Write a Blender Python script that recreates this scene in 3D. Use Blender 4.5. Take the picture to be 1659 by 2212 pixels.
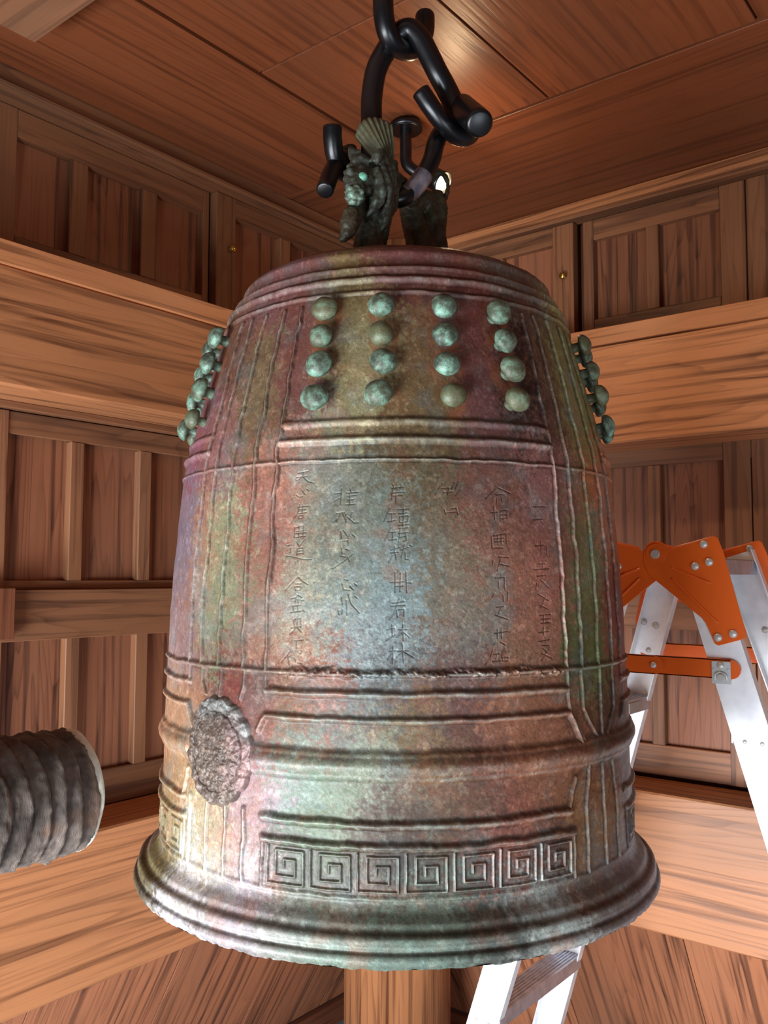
import bpy, bmesh, math, random
import numpy as np
from mathutils import Vector, Matrix
random.seed(7); RNG = np.random.RandomState(7)
for o in list(bpy.data.objects): bpy.data.objects.remove(o)
S = bpy.context.scene
COL = S.collection
EYE = 1.5                                   # eye height above the floor
YAW, PITCH, ROLL = math.radians(38.5), math.radians(4.1), math.radians(0.15)
# ------------------------------------------------------------------ camera
FW = Vector((-math.sin(YAW)*math.cos(PITCH), math.cos(YAW)*math.cos(PITCH), math.sin(PITCH)))
RT0 = Vector((math.cos(YAW), math.sin(YAW), 0)); UP0 = RT0.cross(FW)
RT = RT0*math.cos(ROLL)+UP0*math.sin(ROLL); UP = UP0*math.cos(ROLL)-RT0*math.sin(ROLL)
cd = bpy.data.cameras.new('camera'); cam = bpy.data.objects.new('camera', cd); COL.objects.link(cam)
cd.sensor_fit = 'VERTICAL'; cd.sensor_height = 36; cd.lens = 1900/2212*36
M = Matrix((RT, UP, -FW)).transposed().to_4x4(); M.translation = Vector((0, 0, EYE)); cam.matrix_world = M
cd.clip_start = .02; S.camera = cam
# ------------------------------------------------------------------ world, lights, exposure
S.view_settings.view_transform = 'Standard'; S.view_settings.look = 'None'
S.view_settings.gamma = 1; S.view_settings.use_curve_mapping = False
S.view_settings.exposure = 0.0
w = bpy.data.worlds.new('world'); S.world = w; w.use_nodes = True
w.node_tree.nodes['Background'].inputs[0].default_value = (.80, .88, 1, 1)
w.node_tree.nodes['Background'].inputs[1].default_value = .05
def area(name, loc, target, sx, sy, power, color):
    l = bpy.data.lights.new(name, 'AREA'); l.shape = 'RECTANGLE'; l.size = sx; l.size_y = sy; l.energy = power; l.color = color
    o = bpy.data.objects.new(name, l); COL.objects.link(o); o.location = loc
    o.rotation_euler = (Vector(target)-Vector(loc)).to_track_quat('-Z', 'Y').to_euler(); return o
# daylight through the door opening behind the camera to the left, and weaker from the right
area('daylight_door', (-.80, -1.10, EYE-1.0), (-.65, 1.0, EYE-1.05), 1.8, .95, 165, (.86, .93, 1))
area('daylight_right', (1.3, .1, EYE-1.0), (-.4, 1.9, EYE-1.05), 1.0, .9, 20, (.80, .90, 1))
# ------------------------------------------------------------------ materials
def srgb(c):
    return tuple(((v/255)/12.92 if v/255 <= .04045 else ((v/255+.055)/1.055)**2.4) for v in c)+(1,)
def newmat(name):
    m = bpy.data.materials.new(name); m.use_nodes = True; nt = m.node_tree
    return m, nt, nt.nodes, nt.links, nt.nodes['Principled BSDF']
def ramp(N, stops):
    r = N.new('ShaderNodeValToRGB'); e = r.color_ramp.elements
    while len(e) < len(stops): e.new(.5)
    for i, (p, c) in enumerate(stops): e[i].position = p; e[i].color = c
    return r
WM = {}
def wood(kind, axis):
    """varnished cedar; the grain runs along the piece's own axis"""
    key = (kind, axis)
    if key in WM: return WM[key]
    light, dark, rough, contrast, fig = {
        'beam': ((206, 137, 90), (100, 57, 36), .42, .92, .8),
        'board': ((160, 102, 72), (78, 46, 34), .5, 1.0, 1.35),
        'frame': ((152, 102, 70), (82, 52, 38), .5, .9, 1.2),
        'ceiling': ((124, 68, 40), (74, 38, 24), .38, .75, 1.1),
        'skirt': ((186, 120, 84), (84, 50, 38), .5, 1.0, .9),
        'dark': ((120, 70, 46), (70, 38, 26), .5, .7, 1.0)}[kind]
    m, nt, N, L, P = newmat('wood_%s_%s' % (kind, 'xyz'[axis]))
    tc = N.new('ShaderNodeTexCoord'); oi = N.new('ShaderNodeObjectInfo')
    mul = N.new('ShaderNodeVectorMath'); mul.operation = 'SCALE'; mul.inputs[3].default_value = 23.0
    cmb = N.new('ShaderNodeCombineXYZ')
    for i in range(3): L.new(oi.outputs['Random'], cmb.inputs[i])
    L.new(cmb.outputs[0], mul.inputs[0])
    add = N.new('ShaderNodeVectorMath'); L.new(tc.outputs['Object'], add.inputs[0]); L.new(mul.outputs[0], add.inputs[1])
    def mapped(al, ac):
        mp = N.new('ShaderNodeMapping'); L.new(add.outputs[0], mp.inputs[0])
        s = [ac]*3; s[axis] = al; mp.inputs['Scale'].default_value = s; return mp
    # growth rings: contour lines of a stretched noise
    n1 = N.new('ShaderNodeTexNoise'); n1.inputs['Scale'].default_value = 1.0; n1.inputs['Detail'].default_value = 3.0; n1.inputs['Roughness'].default_value = .42
    n1.inputs['Distortion'].default_value = .25
    L.new(mapped(.5*fig, 6.5*fig).outputs[0], n1.inputs['Vector'])
    k = N.new('ShaderNodeMath'); k.operation = 'MULTIPLY'; k.inputs[1].default_value = 26; L.new(n1.outputs['Fac'], k.inputs[0])
    fr = N.new('ShaderNodeMath'); fr.operation = 'FRACT'; L.new(k.outputs[0], fr.inputs[0])
    r1 = ramp(N, [(0, (0, 0, 0, 1)), (.5, (.08, .08, .08, 1)), (.80, (.6, .6, .6, 1)), (.93, (1, 1, 1, 1)), (1, (0, 0, 0, 1))]); L.new(fr.outputs[0], r1.inputs[0])
    # streaks and fibres
    n2 = N.new('ShaderNodeTexNoise'); n2.inputs['Scale'].default_value = 1.0; n2.inputs['Detail'].default_value = 5; L.new(mapped(1.5, 62).outputs[0], n2.inputs['Vector'])
    n3 = N.new('ShaderNodeTexNoise'); n3.inputs['Scale'].default_value = 1.0; n3.inputs['Detail'].default_value = 3; L.new(mapped(9, 420).outputs[0], n3.inputs['Vector'])
    n4 = N.new('ShaderNodeTexNoise'); n4.inputs['Scale'].default_value = 1.0; n4.inputs['Detail'].default_value = 3; L.new(mapped(2.2, 6).outputs[0], n4.inputs['Vector'])
    gate = ramp(N, [(.38, (.15, .15, .15, 1)), (.62, (1, 1, 1, 1))]); L.new(n4.outputs['Fac'], gate.inputs[0])
    m1 = N.new('ShaderNodeMath'); m1.operation = 'MULTIPLY'; L.new(r1.outputs[0], m1.inputs[0]); L.new(gate.outputs[0], m1.inputs[1])
    r2 = ramp(N, [(.50, (0, 0, 0, 1)), (.62, (1, 1, 1, 1))]); L.new(n2.outputs['Fac'], r2.inputs[0])
    m2 = N.new('ShaderNodeMath'); m2.operation = 'MULTIPLY_ADD'; L.new(r2.outputs[0], m2.inputs[0]); m2.inputs[1].default_value = .85; m1b = N.new('ShaderNodeMath'); m1b.operation = 'MULTIPLY'; m1b.inputs[1].default_value = .62; L.new(m1.outputs[0], m1b.inputs[0]); L.new(m1b.outputs[0], m2.inputs[2])
    m3 = N.new('ShaderNodeMath'); m3.operation = 'MULTIPLY_ADD'; L.new(n3.outputs['Fac'], m3.inputs[0]); m3.inputs[1].default_value = .3; L.new(m2.outputs[0], m3.inputs[2])
    m4 = N.new('ShaderNodeMath'); m4.operation = 'MULTIPLY'; m4.use_clamp = True; L.new(m3.outputs[0], m4.inputs[0]); m4.inputs[1].default_value = .72*contrast
    mx = N.new('ShaderNodeMix'); mx.data_type = 'RGBA'; L.new(m4.outputs[0], mx.inputs[0]); mx.inputs[6].default_value = srgb(light); mx.inputs[7].default_value = srgb(dark)
    # greyish stained patches
    r5 = ramp(N, [(.5, (0, 0, 0, 1)), (.72, (.55, .55, .55, 1))]); 
    n5 = N.new('ShaderNodeTexNoise'); n5.inputs['Scale'].default_value = 1.0; n5.inputs['Detail'].default_value = 3; L.new(mapped(1.1, 4).outputs[0], n5.inputs['Vector']); L.new(n5.outputs['Fac'], r5.inputs[0])
    mg = N.new('ShaderNodeMix'); mg.data_type = 'RGBA'; L.new(r5.outputs[0], mg.inputs[0]); L.new(mx.outputs[2], mg.inputs[6]); mg.inputs[7].default_value = srgb([int(v*.66+18) for v in light])
    hs = N.new('ShaderNodeHueSaturation'); L.new(mg.outputs[2], hs.inputs['Color'])
    vv = N.new('ShaderNodeMapRange'); L.new(oi.outputs['Random'], vv.inputs[0]); vv.inputs[3].default_value = .86; vv.inputs[4].default_value = 1.12; L.new(vv.outputs[0], hs.inputs['Value'])
    L.new(hs.outputs[0], P.inputs['Base Color'])
    P.inputs['Roughness'].default_value = rough; P.inputs['Specular IOR Level'].default_value = .35
    bp = N.new('ShaderNodeBump'); bp.inputs['Strength'].default_value = .25; bp.inputs['Distance'].default_value = .0012; bp.invert = True
    L.new(m3.outputs[0], bp.inputs['Height']); L.new(bp.outputs[0], P.inputs['Normal'])
    WM[key] = m; return m
def plain(name, col, rough=.5, metal=0., noise=0., scale=60, bump=0., spec=.5, emit=None, aniso=0.):
    m, nt, N, L, P = newmat(name)
    P.inputs['Base Color'].default_value = srgb(col); P.inputs['Roughness'].default_value = rough; P.inputs['Metallic'].default_value = metal
    P.inputs['Specular IOR Level'].default_value = spec
    if aniso: P.inputs['Anisotropic'].default_value = aniso
    if emit: P.inputs['Emission Color'].default_value = emit[0]+(1,); P.inputs['Emission Strength'].default_value = emit[1]
    if noise or bump:
        tc = N.new('ShaderNodeTexCoord'); n = N.new('ShaderNodeTexNoise'); n.inputs['Scale'].default_value = scale; n.inputs['Detail'].default_value = 5
        L.new(tc.outputs['Object'], n.inputs['Vector'])
        if noise:
            r = ramp(N, [(.3, srgb([max(0, v*(1-noise)) for v in col])), (.7, srgb([min(255, v*(1+noise)) for v in col]))]); L.new(n.outputs['Fac'], r.inputs[0]); L.new(r.outputs[0], P.inputs['Base Color'])
        if bump:
            b = N.new('ShaderNodeBump'); b.inputs['Strength'].default_value = bump; b.inputs['Distance'].default_value = .001; L.new(n.outputs['Fac'], b.inputs['Height']); L.new(b.outputs[0], P.inputs['Normal'])
    return m
MAT = dict(
    iron=plain('black_painted_iron', (9, 9, 12), .32, 0, bump=.15, scale=40, spec=.5),
    tape=plain('silver_tape', (120, 118, 128), .22, .5, noise=.3, scale=60, bump=1.0),
    orange=plain('orange_painted_steel', (226, 98, 30), .32, 0, spec=.5),
    alu=plain('brushed_aluminium', (244, 245, 250), .42, .15, noise=.05, scale=30),
    alu_dark=plain('aluminium_tread', (196, 198, 208), .42, .7, noise=.08, scale=50),
    steel=plain('steel_rivet', (205, 200, 192), .38, .35), galv=plain('galvanised_plate', (200, 204, 205), .45, .3),
    brass=plain('brass', (205, 165, 90), .25, .95),
    rim=plain('pale_sawn_wood', (242, 230, 208), .7, noise=.12, scale=80),
    rope=plain('hemp_rope', (120, 100, 74), .85, noise=.2, scale=200),
    floor=plain('grey_concrete', (150, 150, 154), .8, noise=.08, scale=12),
    sticker=plain('printed_sticker', (170, 160, 150), .4),
    eye=plain('verdigris', (105, 165, 140), .6, .1, noise=.3, scale=200, bump=.4),
    bulb=plain('lit_bulb', (255, 230, 190), .5, emit=((1, .78, .45), 22)),
)
def patina(name, base=None):
    """weathered bronze: colours of the stains come from a mesh attribute or a base tone, broken up by speckle"""
    m, nt, N, L, P = newmat(name); tc = N.new('ShaderNodeTexCoord'); oi = N.new('ShaderNodeObjectInfo')
    add = N.new('ShaderNodeVectorMath'); L.new(tc.outputs['Object'], add.inputs[0])
    cm = N.new('ShaderNodeCombineXYZ'); L.new(oi.outputs['Random'], cm.inputs[0]); 
    if base: L.new(cm.outputs[0], add.inputs[1])
    def noise(s, d=4, r=.6):
        n = N.new('ShaderNodeTexNoise'); n.inputs['Scale'].default_value = s; n.inputs['Detail'].default_value = d; n.inputs['Roughness'].default_value = r
        L.new(add.outputs[0], n.inputs['Vector']); return n
    if base is None:
        at = N.new('ShaderNodeAttribute'); at.attribute_name = 'Col'; src = at.outputs['Color']
    else:
        n0 = noise(90, 4); r0 = ramp(N, [(.36, srgb(base[0])), (.5, srgb(base[1])), (.64, srgb(base[2]))]); L.new(n0.outputs['Fac'], r0.inputs[0]); wv = ramp(N, [(.45, (0, 0, 0, 1)), (1, (.75, .75, .75, 1))]); L.new(oi.outputs['Random'], wv.inputs[0]); bm_ = N.new('ShaderNodeMix'); bm_.data_type = 'RGBA'; L.new(wv.outputs[0], bm_.inputs[0]); L.new(r0.outputs[0], bm_.inputs[6]); bm_.inputs[7].default_value = srgb([int(v*.8+k_) for v, k_ in zip(base[1], (26, 6, -12))]); src = bm_.outputs[2]
    sp = noise(760, 3, .75); rs = ramp(N, [(.40, (0, 0, 0, 1)), (.66, (1, 1, 1, 1))]); L.new(sp.outputs['Fac'], rs.inputs[0])
    mid = noise(46, 5, .65); rm = ramp(N, [(.42, (0, 0, 0, 1)), (.64, (1, 1, 1, 1))]); L.new(mid.outputs['Fac'], rm.inputs[0])
    f = N.new('ShaderNodeMath'); f.operation = 'MULTIPLY_ADD'; L.new(rs.outputs[0], f.inputs[0]); f.inputs[1].default_value = .50; f.inputs[2].default_value = .72
    g = N.new('ShaderNodeMath'); g.operation = 'MULTIPLY_ADD'; L.new(rm.outputs[0], g.inputs[0]); g.inputs[1].default_value = .16; g.inputs[2].default_value = .92
    h = N.new('ShaderNodeMath'); h.operation = 'MULTIPLY'; L.new(f.outputs[0], h.inputs[0]); L.new(g.outputs[0], h.inputs[1])
    v = N.new('ShaderNodeVectorMath'); v.operation = 'SCALE'; L.new(src, v.inputs[0]); L.new(h.outputs[0], v.inputs[3])
    L.new(v.outputs[0], P.inputs['Base Color'])
    P.inputs['Metallic'].default_value = .12; P.inputs['Specular IOR Level'].default_value = .45
    rr = N.new('ShaderNodeMapRange'); L.new(mid.outputs['Fac'], rr.inputs[0]); rr.inputs[3].default_value = .38; rr.inputs[4].default_value = .62; L.new(rr.outputs[0], P.inputs['Roughness'])
    bp = N.new('ShaderNodeBump'); bp.inputs['Strength'].default_value = .4; bp.inputs['Distance'].default_value = .0004
    n9 = noise(330, 4, .7); L.new(n9.outputs['Fac'], bp.inputs['Height']); L.new(bp.outputs[0], P.inputs['Normal'])
    return m
MAT['patina'] = patina('bronze_patina')
MAT['boss'] = patina('bronze_boss', ((66, 72, 62), (98, 114, 96), (132, 172, 150)))
MAT['dragon'] = patina('bronze_dragon', ((44, 42, 34), (58, 58, 48), (76, 86, 72)))
MAT['inner'] = plain('dark_bronze_inside', (52, 42, 36), .7, .2, noise=.2, scale=20)
# ------------------------------------------------------------------ object helpers
def link(o, parent=None):
    COL.objects.link(o)
    if parent: o.parent = parent
    return o
def mesh(name, bm, mat, parent=None, smooth=False, loc=None, rot=None):
    me = bpy.data.meshes.new(name); bm.to_mesh(me); bm.free()
    me.materials.append(mat)
    if smooth: me.shade_smooth()
    o = bpy.data.objects.new(name, me); link(o, parent)
    if loc is not None: o.location = loc
    if rot is not None: o.rotation_euler = rot
    return o
def empty(name, loc=(0, 0, 0), rz=0., label=None, cat=None, group=None, kind=None):
    o = bpy.data.objects.new(name, None); COL.objects.link(o); o.location = loc; o.rotation_euler = (0, 0, rz); o.empty_display_size = .05
    return tag(o, label, cat, group, kind)
def tag(o, label=None, cat=None, group=None, kind=None):
    for k, v in (('label', label), ('category', cat), ('group', group), ('kind', kind)):
        if v: o[k] = v
    return o
def boxbm(sx, sy, sz, bev=.0015):
    bm = bmesh.new(); bmesh.ops.create_cube(bm, size=1); bmesh.ops.scale(bm, vec=(sx, sy, sz), verts=bm.verts)
    if bev: bmesh.ops.bevel(bm, geom=bm.edges[:], offset=min(bev, sx*.3, sy*.3, sz*.3), segments=1, affect='EDGES')
    return bm
def board(name, x0, x1, y0, y1, z0, z1, kind, axis, parent=None, bev=.0015):
    """a timber piece between two corners, z measured from eye height"""
    o = mesh(name, boxbm(x1-x0, y1-y0, z1-z0, bev), wood(kind, axis), parent, loc=((x0+x1)/2, (y0+y1)/2, EYE+(z0+z1)/2))
    return o
def cyl(name, p, axis, r, h, mat, parent, seg=16, bev=0):
    bm = bmesh.new(); bmesh.ops.create_cone(bm, cap_ends=True, segments=seg, radius1=r, radius2=r, depth=h)
    if bev: bmesh.ops.bevel(bm, geom=[e for e in bm.edges if len(e.link_faces) == 2 and abs(e.calc_face_angle(0)) > 1], offset=bev, segments=2, affect='EDGES')
    o = mesh(name, bm, mat, parent, loc=p); o.rotation_mode = 'QUATERNION'; o.rotation_quaternion = Vector(axis).to_track_quat('Z', 'Y'); [setattr(f, 'use_smooth', abs(f.normal.z) < .7) for f in o.data.polygons]
    return o
def catmull(P, n=8):
    P = [Vector(p) for p in P]; Q = [P[0]*2-P[1]]+P+[P[-1]*2-P[-2]]; out = []
    for i in range(1, len(Q)-2):
        a, b, c, d = Q[i-1:i+3]
        for k in range(n):
            t = k/n; out.append(.5*((2*b)+(c-a)*t+(2*a-5*b+4*c-d)*t*t+(3*b-a-3*c+d)*t**3))
    out.append(P[-1]); return out
def tube(bm, pts, rad, seg=20, n=8, cap=.25):
    """swept round bar with slightly rounded flat ends; rad may be a list of radii"""
    P = catmull(pts, n); m = len(P)
    if not hasattr(rad, '__len__'): rad = [rad]*len(pts)
    R = [float(np.interp(i, np.linspace(0, m-1, len(rad)), rad)) for i in range(m)]
    T = [(P[min(i+1, m-1)]-P[max(i-1, 0)]).normalized() for i in range(m)]
    if cap:
        r0, r1 = R[0]*cap, R[-1]*cap
        P = [P[0]-T[0]*r0, P[0]-T[0]*r0*.7]+P+[P[-1]+T[-1]*r1*.7, P[-1]+T[-1]*r1]
        R = [R[0]*.75, R[0]*.93]+R+[R[-1]*.93, R[-1]*.75]; T = [T[0]]*2+T+[T[-1]]*2; m += 4
    u = T[0].orthogonal().normalized(); rings = []
    for i in range(m):
        u = (u-T[i]*u.dot(T[i])).normalized(); v = T[i].cross(u)
        rings.append([bm.verts.new(P[i]+(u*math.cos(a)+v*math.sin(a))*R[i]) for a in [2*math.pi*k/seg for k in range(seg)]])
    for a, b in zip(rings, rings[1:]):
        for k in range(seg): bm.faces.new((a[k], a[(k+1) % seg], b[(k+1) % seg], b[k]))
    bm.faces.new(rings[0][::-1]); bm.faces.new(rings[-1])
def blob(bm, c, r, sc=(1, 1, 1), rot=None, sub=3):
    g = bmesh.ops.create_icosphere(bm, subdivisions=sub, radius=r)
    mt = Matrix.Diagonal((*sc, 1))
    if rot is not None: mt = rot.to_4x4() @ mt
    for v in g['verts']: v.co = (mt @ v.co)+Vector(c)
# ================================================================== ROOM
CX, CY = -1.647, 2.139                       # planes of the left wall (x) and the right wall (y)
Y0, X1 = -1.0, 1.35                          # how far the walls run towards and past the camera
F = .02                                      # depth of the framing in front of its panels
wl = empty('wall_left', (0, 0, 0), kind='structure'); wr = empty('wall_right', (0, 0, 0), kind='structure')
def L(name, y0, y1, z0, z1, d0=-.012, d1=0., kind='frame', axis=None, parent=None):   # d = distance in front of the frame plane
    axis = (1 if y1-y0 > z1-z0 else 2) if axis is None else axis
    return board(name, CX+d0, CX+d1, y0, y1, z0, z1, kind, axis, parent or wl)
def Rr(name, x0, x1, z0, z1, d0=-.012, d1=0., kind='frame', axis=None, parent=None):
    axis = (0 if x1-x0 > z1-z0 else 2) if axis is None else axis
    return board(name, x0, x1, CY-d1, CY-d0, z0, z1, kind, axis, parent or wr)
# --- middle and lower zone of the left wall (between the beams)
pitch_m = .171
def framed(put, a0, a1, first, lo, hi, muntins, stiles, step=pitch_m):
    """vertical battens, top, middle and bottom rails with sunk boards between them"""
    edges = sorted(muntins+stiles)
    put('rail', a0, a1, .277, .322)
    put('rail', a0, a1, -.031, -.013, -.016, -.006)
    put('rail', a0, a1, -.131, -.031, -.02, .018)
    put('rail', a0, a1, -.487, -.414)
    for e in muntins:
        put('muntin', e[0], e[1], -.013, .277, -F, 0.001); put('muntin', e[0], e[1], -.414, -.131, -F, .001)
    for e in stiles:
        put('stile', e[0], e[1], -.487, .322, -F, .004)
    for a, b in zip(edges, edges[1:]):
        put('panel', a[1]-.004, b[0]+.004, -.02, .285, -.034, -F, 'board', 2); put('panel', a[1]-.004, b[0]+.004, -.42, -.125, -.034, -F, 'board', 2)
mL = [(1.020+k*pitch_m, 1.052+k*pitch_m) for k in range(5)]+[(.668-k*pitch_m, .70-k*pitch_m) for k in range(8)]
framed(L, Y0, 2.0, 0, 0, 0, mL, [(.822, .881), (1.88, 1.94), (Y0, Y0+.06)])
L('panel_block', .79, .881, -.124, -.026, .018, .05, 'dark', 2)
mR = [(-.853-k*pitch_m, -.821-k*pitch_m) for k in range(4)]+[(-.54+.11+k*pitch_m, -.508+.11+k*pitch_m) for k in range(10)]
framed(Rr, -1.5, X1, 0, 0, 0, mR, [(-.665, -.603), (-.600, -.54), (-1.54, -1.50), (X1-.06, X1)])
# --- beams
def beamL(name, z0, z1, d0, d1, kind='beam', **k): return tag(board(name, CX+d0, CX+d1, Y0, CY-.02, z0, z1, kind, 1, bev=.004), **k)
def beamR(name, z0, z1, d0, d1, kind='beam', **k): return tag(board(name, CX+.02, X1, CY-d1, CY-d0, z0, z1, kind, 0, bev=.004), **k)
BG = 'heavy timber beams of the bell house'
beamL('wooden_beam', .338, .556, 0, .15, label='orange-brown timber beam high on the left wall under the dark framed shutters', cat='beam')
beamR('wooden_beam', .318, .562, 0, .15, label='orange-brown timber beam high on the right wall under the brass-knobbed shutters', cat='beam')
beamL('wooden_beam', -.775, -.487, 0, .15, label='wide light timber beam low on the left wall behind the striking log', cat='beam')
beamR('wooden_beam', -.805, -.495, 0, .15, label='wide light timber beam low on the right wall behind the stepladder', cat='beam')
tag(board('trim_1', CX-.03, CX+.156, Y0, CY-.02, .556, .60, 'beam', 1), kind='structure')
tag(board('trim_2', CX+.02, X1, CY-.156, CY+.03, .562, .605, 'beam', 0), kind='structure')
tag(board('trim_3', CX-.02, CX+.022, Y0, CY, .324, .338, 'frame', 1), kind='structure')
tag(board('trim_4', CX, X1, CY-.022, CY+.02, .322, .3179+.0, 'frame', 0), kind='structure') if False else None
tag(board('trim_5', CX-.02, CX+.04, Y0, CY, .955, .994, 'frame', 1), kind='structure')
tag(board('trim_6', CX-.02, CX+.052, Y0, CY, .945, .955, 'frame', 1), kind='structure')
tag(board('trim_7', CX, X1, CY-.04, CY+.02, .965, .994, 'beam', 0), kind='structure')
tag(board('trim_8', CX, X1, CY-.03, CY+.02, .955, .965, 'frame', 0), kind='structure')
# backing behind the framing
tag(board('wall_left_backing', CX-.07, CX-.036, Y0, CY+.05, -.79, 1.03, 'dark', 2), kind='structure').name = 'wall_left_back'
tag(board('wall_right_backing', CX-.07, X1, CY+.036, CY+.07, -.82, 1.03, 'dark', 2), kind='structure').name = 'wall_right_back'
# --- shutters above the beams
def knob(parent, p, n):
    k = cyl('knob', p, n, .0045, .014, MAT['brass'], parent, 12)
    bm = bmesh.new(); blob(bm, (0, 0, .009), .0095, (1, 1, .55)); blob(bm, (0, 0, .0), .0065, (1, 1, .4)); blob(bm, (0, 0, -.008), .010, (1, 1, .3))
    h = mesh('knob_head', bm, MAT['brass'], k, smooth=True)
def shutter(put, name_label, a0, a1, wa, wb, munt, proud, z0, z1, tr, br, knob_at=None, side='L'):
    e = empty('framed_shutter', ((CX if side == 'L' else (a0+a1)/2), ((a0+a1)/2 if side == 'L' else CY), EYE+z0), label=name_label, cat='shutter')
    e.rotation_euler = (0, 0, 0); bpy.context.view_layer.update()
    before = set(bpy.data.objects)
    d0, d1 = -F-.008+proud, .0+proud
    put('stile', a0, a0+wa, z0, z1, d0, d1, 'frame', 2); put('stile', a1-wb, a1, z0, z1, d0, d1, 'frame', 2)
    put('rail', a0+wa, a1-wb, z1-tr, z1, d0, d1-.0005); put('rail', a0+wa, a1-wb, z0, z0+br, d0, d1-.0005)
    ed = [a0+wa]+[v for m in munt for v in m]+[a1-wb]
    for m in munt: put('muntin', m[0], m[1], z0+br, z1-tr, d0, d1-.001)
    for i in range(0, len(ed), 2): put('panel', ed[i]-.004, ed[i+1]+.004, z0+br-.006, z1-tr+.006, d0-.003, d0+.006, 'board', 2)
    if knob_at:
        if side == 'L': knob(e, (CX+d1+.004, knob_at[0], EYE+knob_at[1]), (1, 0, 0))
        else: knob(e, (knob_at[0], CY-d1-.004, EYE+knob_at[1]), (0, -1, 0))
    for o in set(bpy.data.objects)-before:
        if o.parent in (wl, wr, e): o.parent = e; o.location = Vector(o.location)-Vector(e.location)
    return e
Z0L, Z1L = .601, .944
shutter(L, 'dark framed shutter with three sunk boards at far upper left of the left wall', .80, 1.387, .087, .019, [(1.008, 1.050), (1.189, 1.233)], -.01, Z0L, Z1L, .058, .079)
shutter(L, 'framed shutter with brass knob just left of the bell top', 1.392, 1.98, .062, .05, [(1.612, 1.650), (1.79, 1.83)], .012, Z0L, Z1L, .05, .079, (1.437, .809))
shutter(L, 'framed shutter at the near end of the left wall beside the camera', .10, .797, .06, .06, [(.32, .355), (.55, .585)], -.01, Z0L, Z1L, .055, .079)
Z0R, Z1R = .606, .953
shutter(Rr, 'framed shutter with brass knob just right of the bell top', -1.55, -1.043, .05, .062, [(-1.30, -1.262)], .012, Z0R, Z1R, .05, .079, (-1.070, .807), 'R')
shutter(Rr, 'framed shutter with two sunk boards and one muntin at upper right', -1.024, -.603, .030, .060, [(-.850, -.817)], -.008, Z0R, Z1R, .056, .074, None, 'R')
shutter(Rr, 'framed shutter at the far right end above the right beam', -.600, .02, .062, .06, [(-.39, -.355), (-.19, -.155)], -.008, Z0R, Z1R, .056, .074, None, 'R')
shutter(Rr, 'framed shutter beyond the right edge of the view above the right beam', .03, .66, .06, .06, [(.22, .255), (.44, .475)], -.008, Z0R, Z1R, .056, .074, None, 'R')
# --- corner column
def column():
    bm = bmesh.new(); bmesh.ops.create_cone(bm, cap_ends=True, segments=96, radius1=.157, radius2=.157, depth=2.494)
    o = mesh('corner_column', bm, wood('beam', 2), smooth=True, loc=(CX, CY, 1.247)); o.data.shade_smooth()
    return tag(o, 'thick round timber column in the room corner, its foot showing under the bell', 'column')
column()
# --- ceiling: boards with fine open joints
ce = empty('ceiling', (0, 0, 0), kind='structure'); zc = .995; g = .0022
def cb(x0, x1, y0, y1, axis, dz=0): return board('board', x0+g, x1-g, y0+g, y1-g, zc+dz, zc+dz+.012, 'ceiling', axis, ce, bev=.001)
cb(CX, -1.247, Y0, 1.605, 1, -.002); cb(CX, X1, 1.605, CY, 0, 0)
cb(-1.247, -.838, 1.166, 1.605, 1, .003); cb(-1.247, -.838, .60, 1.166, 1, .003); cb(-1.247, -.838, -.2, .60, 1, .003); cb(-1.247, -.838, Y0, -.2, 1, .003)
for i, x in enumerate((-.838, -.42, 0, .42, .84)):
    cb(x, (-.42, 0, .42, .84, X1)[i], 1.166 if i > 9 else .55, 1.605, 1, .003); cb(x, (-.42, 0, .42, .84, X1)[i], Y0, .55, 1, .003)
board('board_back', CX-.05, X1, Y0, CY+.05, zc+.02, zc+.05, 'dark', 0, ce)
tag(board('wooden_beam', -1.405, X1, .40, .778, .93, .995, 'frame', 0, bev=.003), label='flat timber beam fixed under the ceiling at the top left corner', cat='beam')
# --- flared skirt boards below the low beams, curb and floor
TH = math.radians(30); hs = .63; ln = hs/math.cos(TH)
def skirt(side):
    par = wl if side == 'L' else wr; zt = -.775 if side == 'L' else -.80
    a, b, wd = (Y0, CY+.36, .40) if side == 'L' else (CX-.36, X1, .40)
    k = a
    while k < b-1e-6:
        e = min(k+wd, b)
        if b-e < .1: e = b
        if side == 'L':
            o = mesh('skirt_board', boxbm(.024, e-k-.002, ln, .001), wood('skirt', 2), par)
            o.location = (CX-math.tan(TH)*hs/2-.012, (k+e)/2, EYE+zt-hs/2+.01); o.rotation_euler = (0, TH, 0)
        else:
            o = mesh('skirt_board', boxbm(e-k-.002, .024, ln, .001), wood('skirt', 2), par)
            o.location = ((k+e)/2, CY+math.tan(TH)*hs/2+.012, EYE+zt-hs/2+.01); o.rotation_euler = (TH, 0, 0)
        k = e
skirt('L'); skirt('R')
XB, YB = CX-math.tan(TH)*.64, CY+math.tan(TH)*.64
tag(board('baseboard_left', XB-.02, XB+.025, Y0, YB, -1.475, -1.405, 'dark', 1), kind='structure')
tag(board('baseboard_right', XB, X1, YB-.025, YB+.02, -1.50, -1.43, 'dark', 0), kind='structure')
fl = mesh('floor', boxbm(5.2, 5.2, .05, 0), MAT['floor'], loc=(-.3, .9, -.025)); tag(fl, kind='structure')
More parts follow.
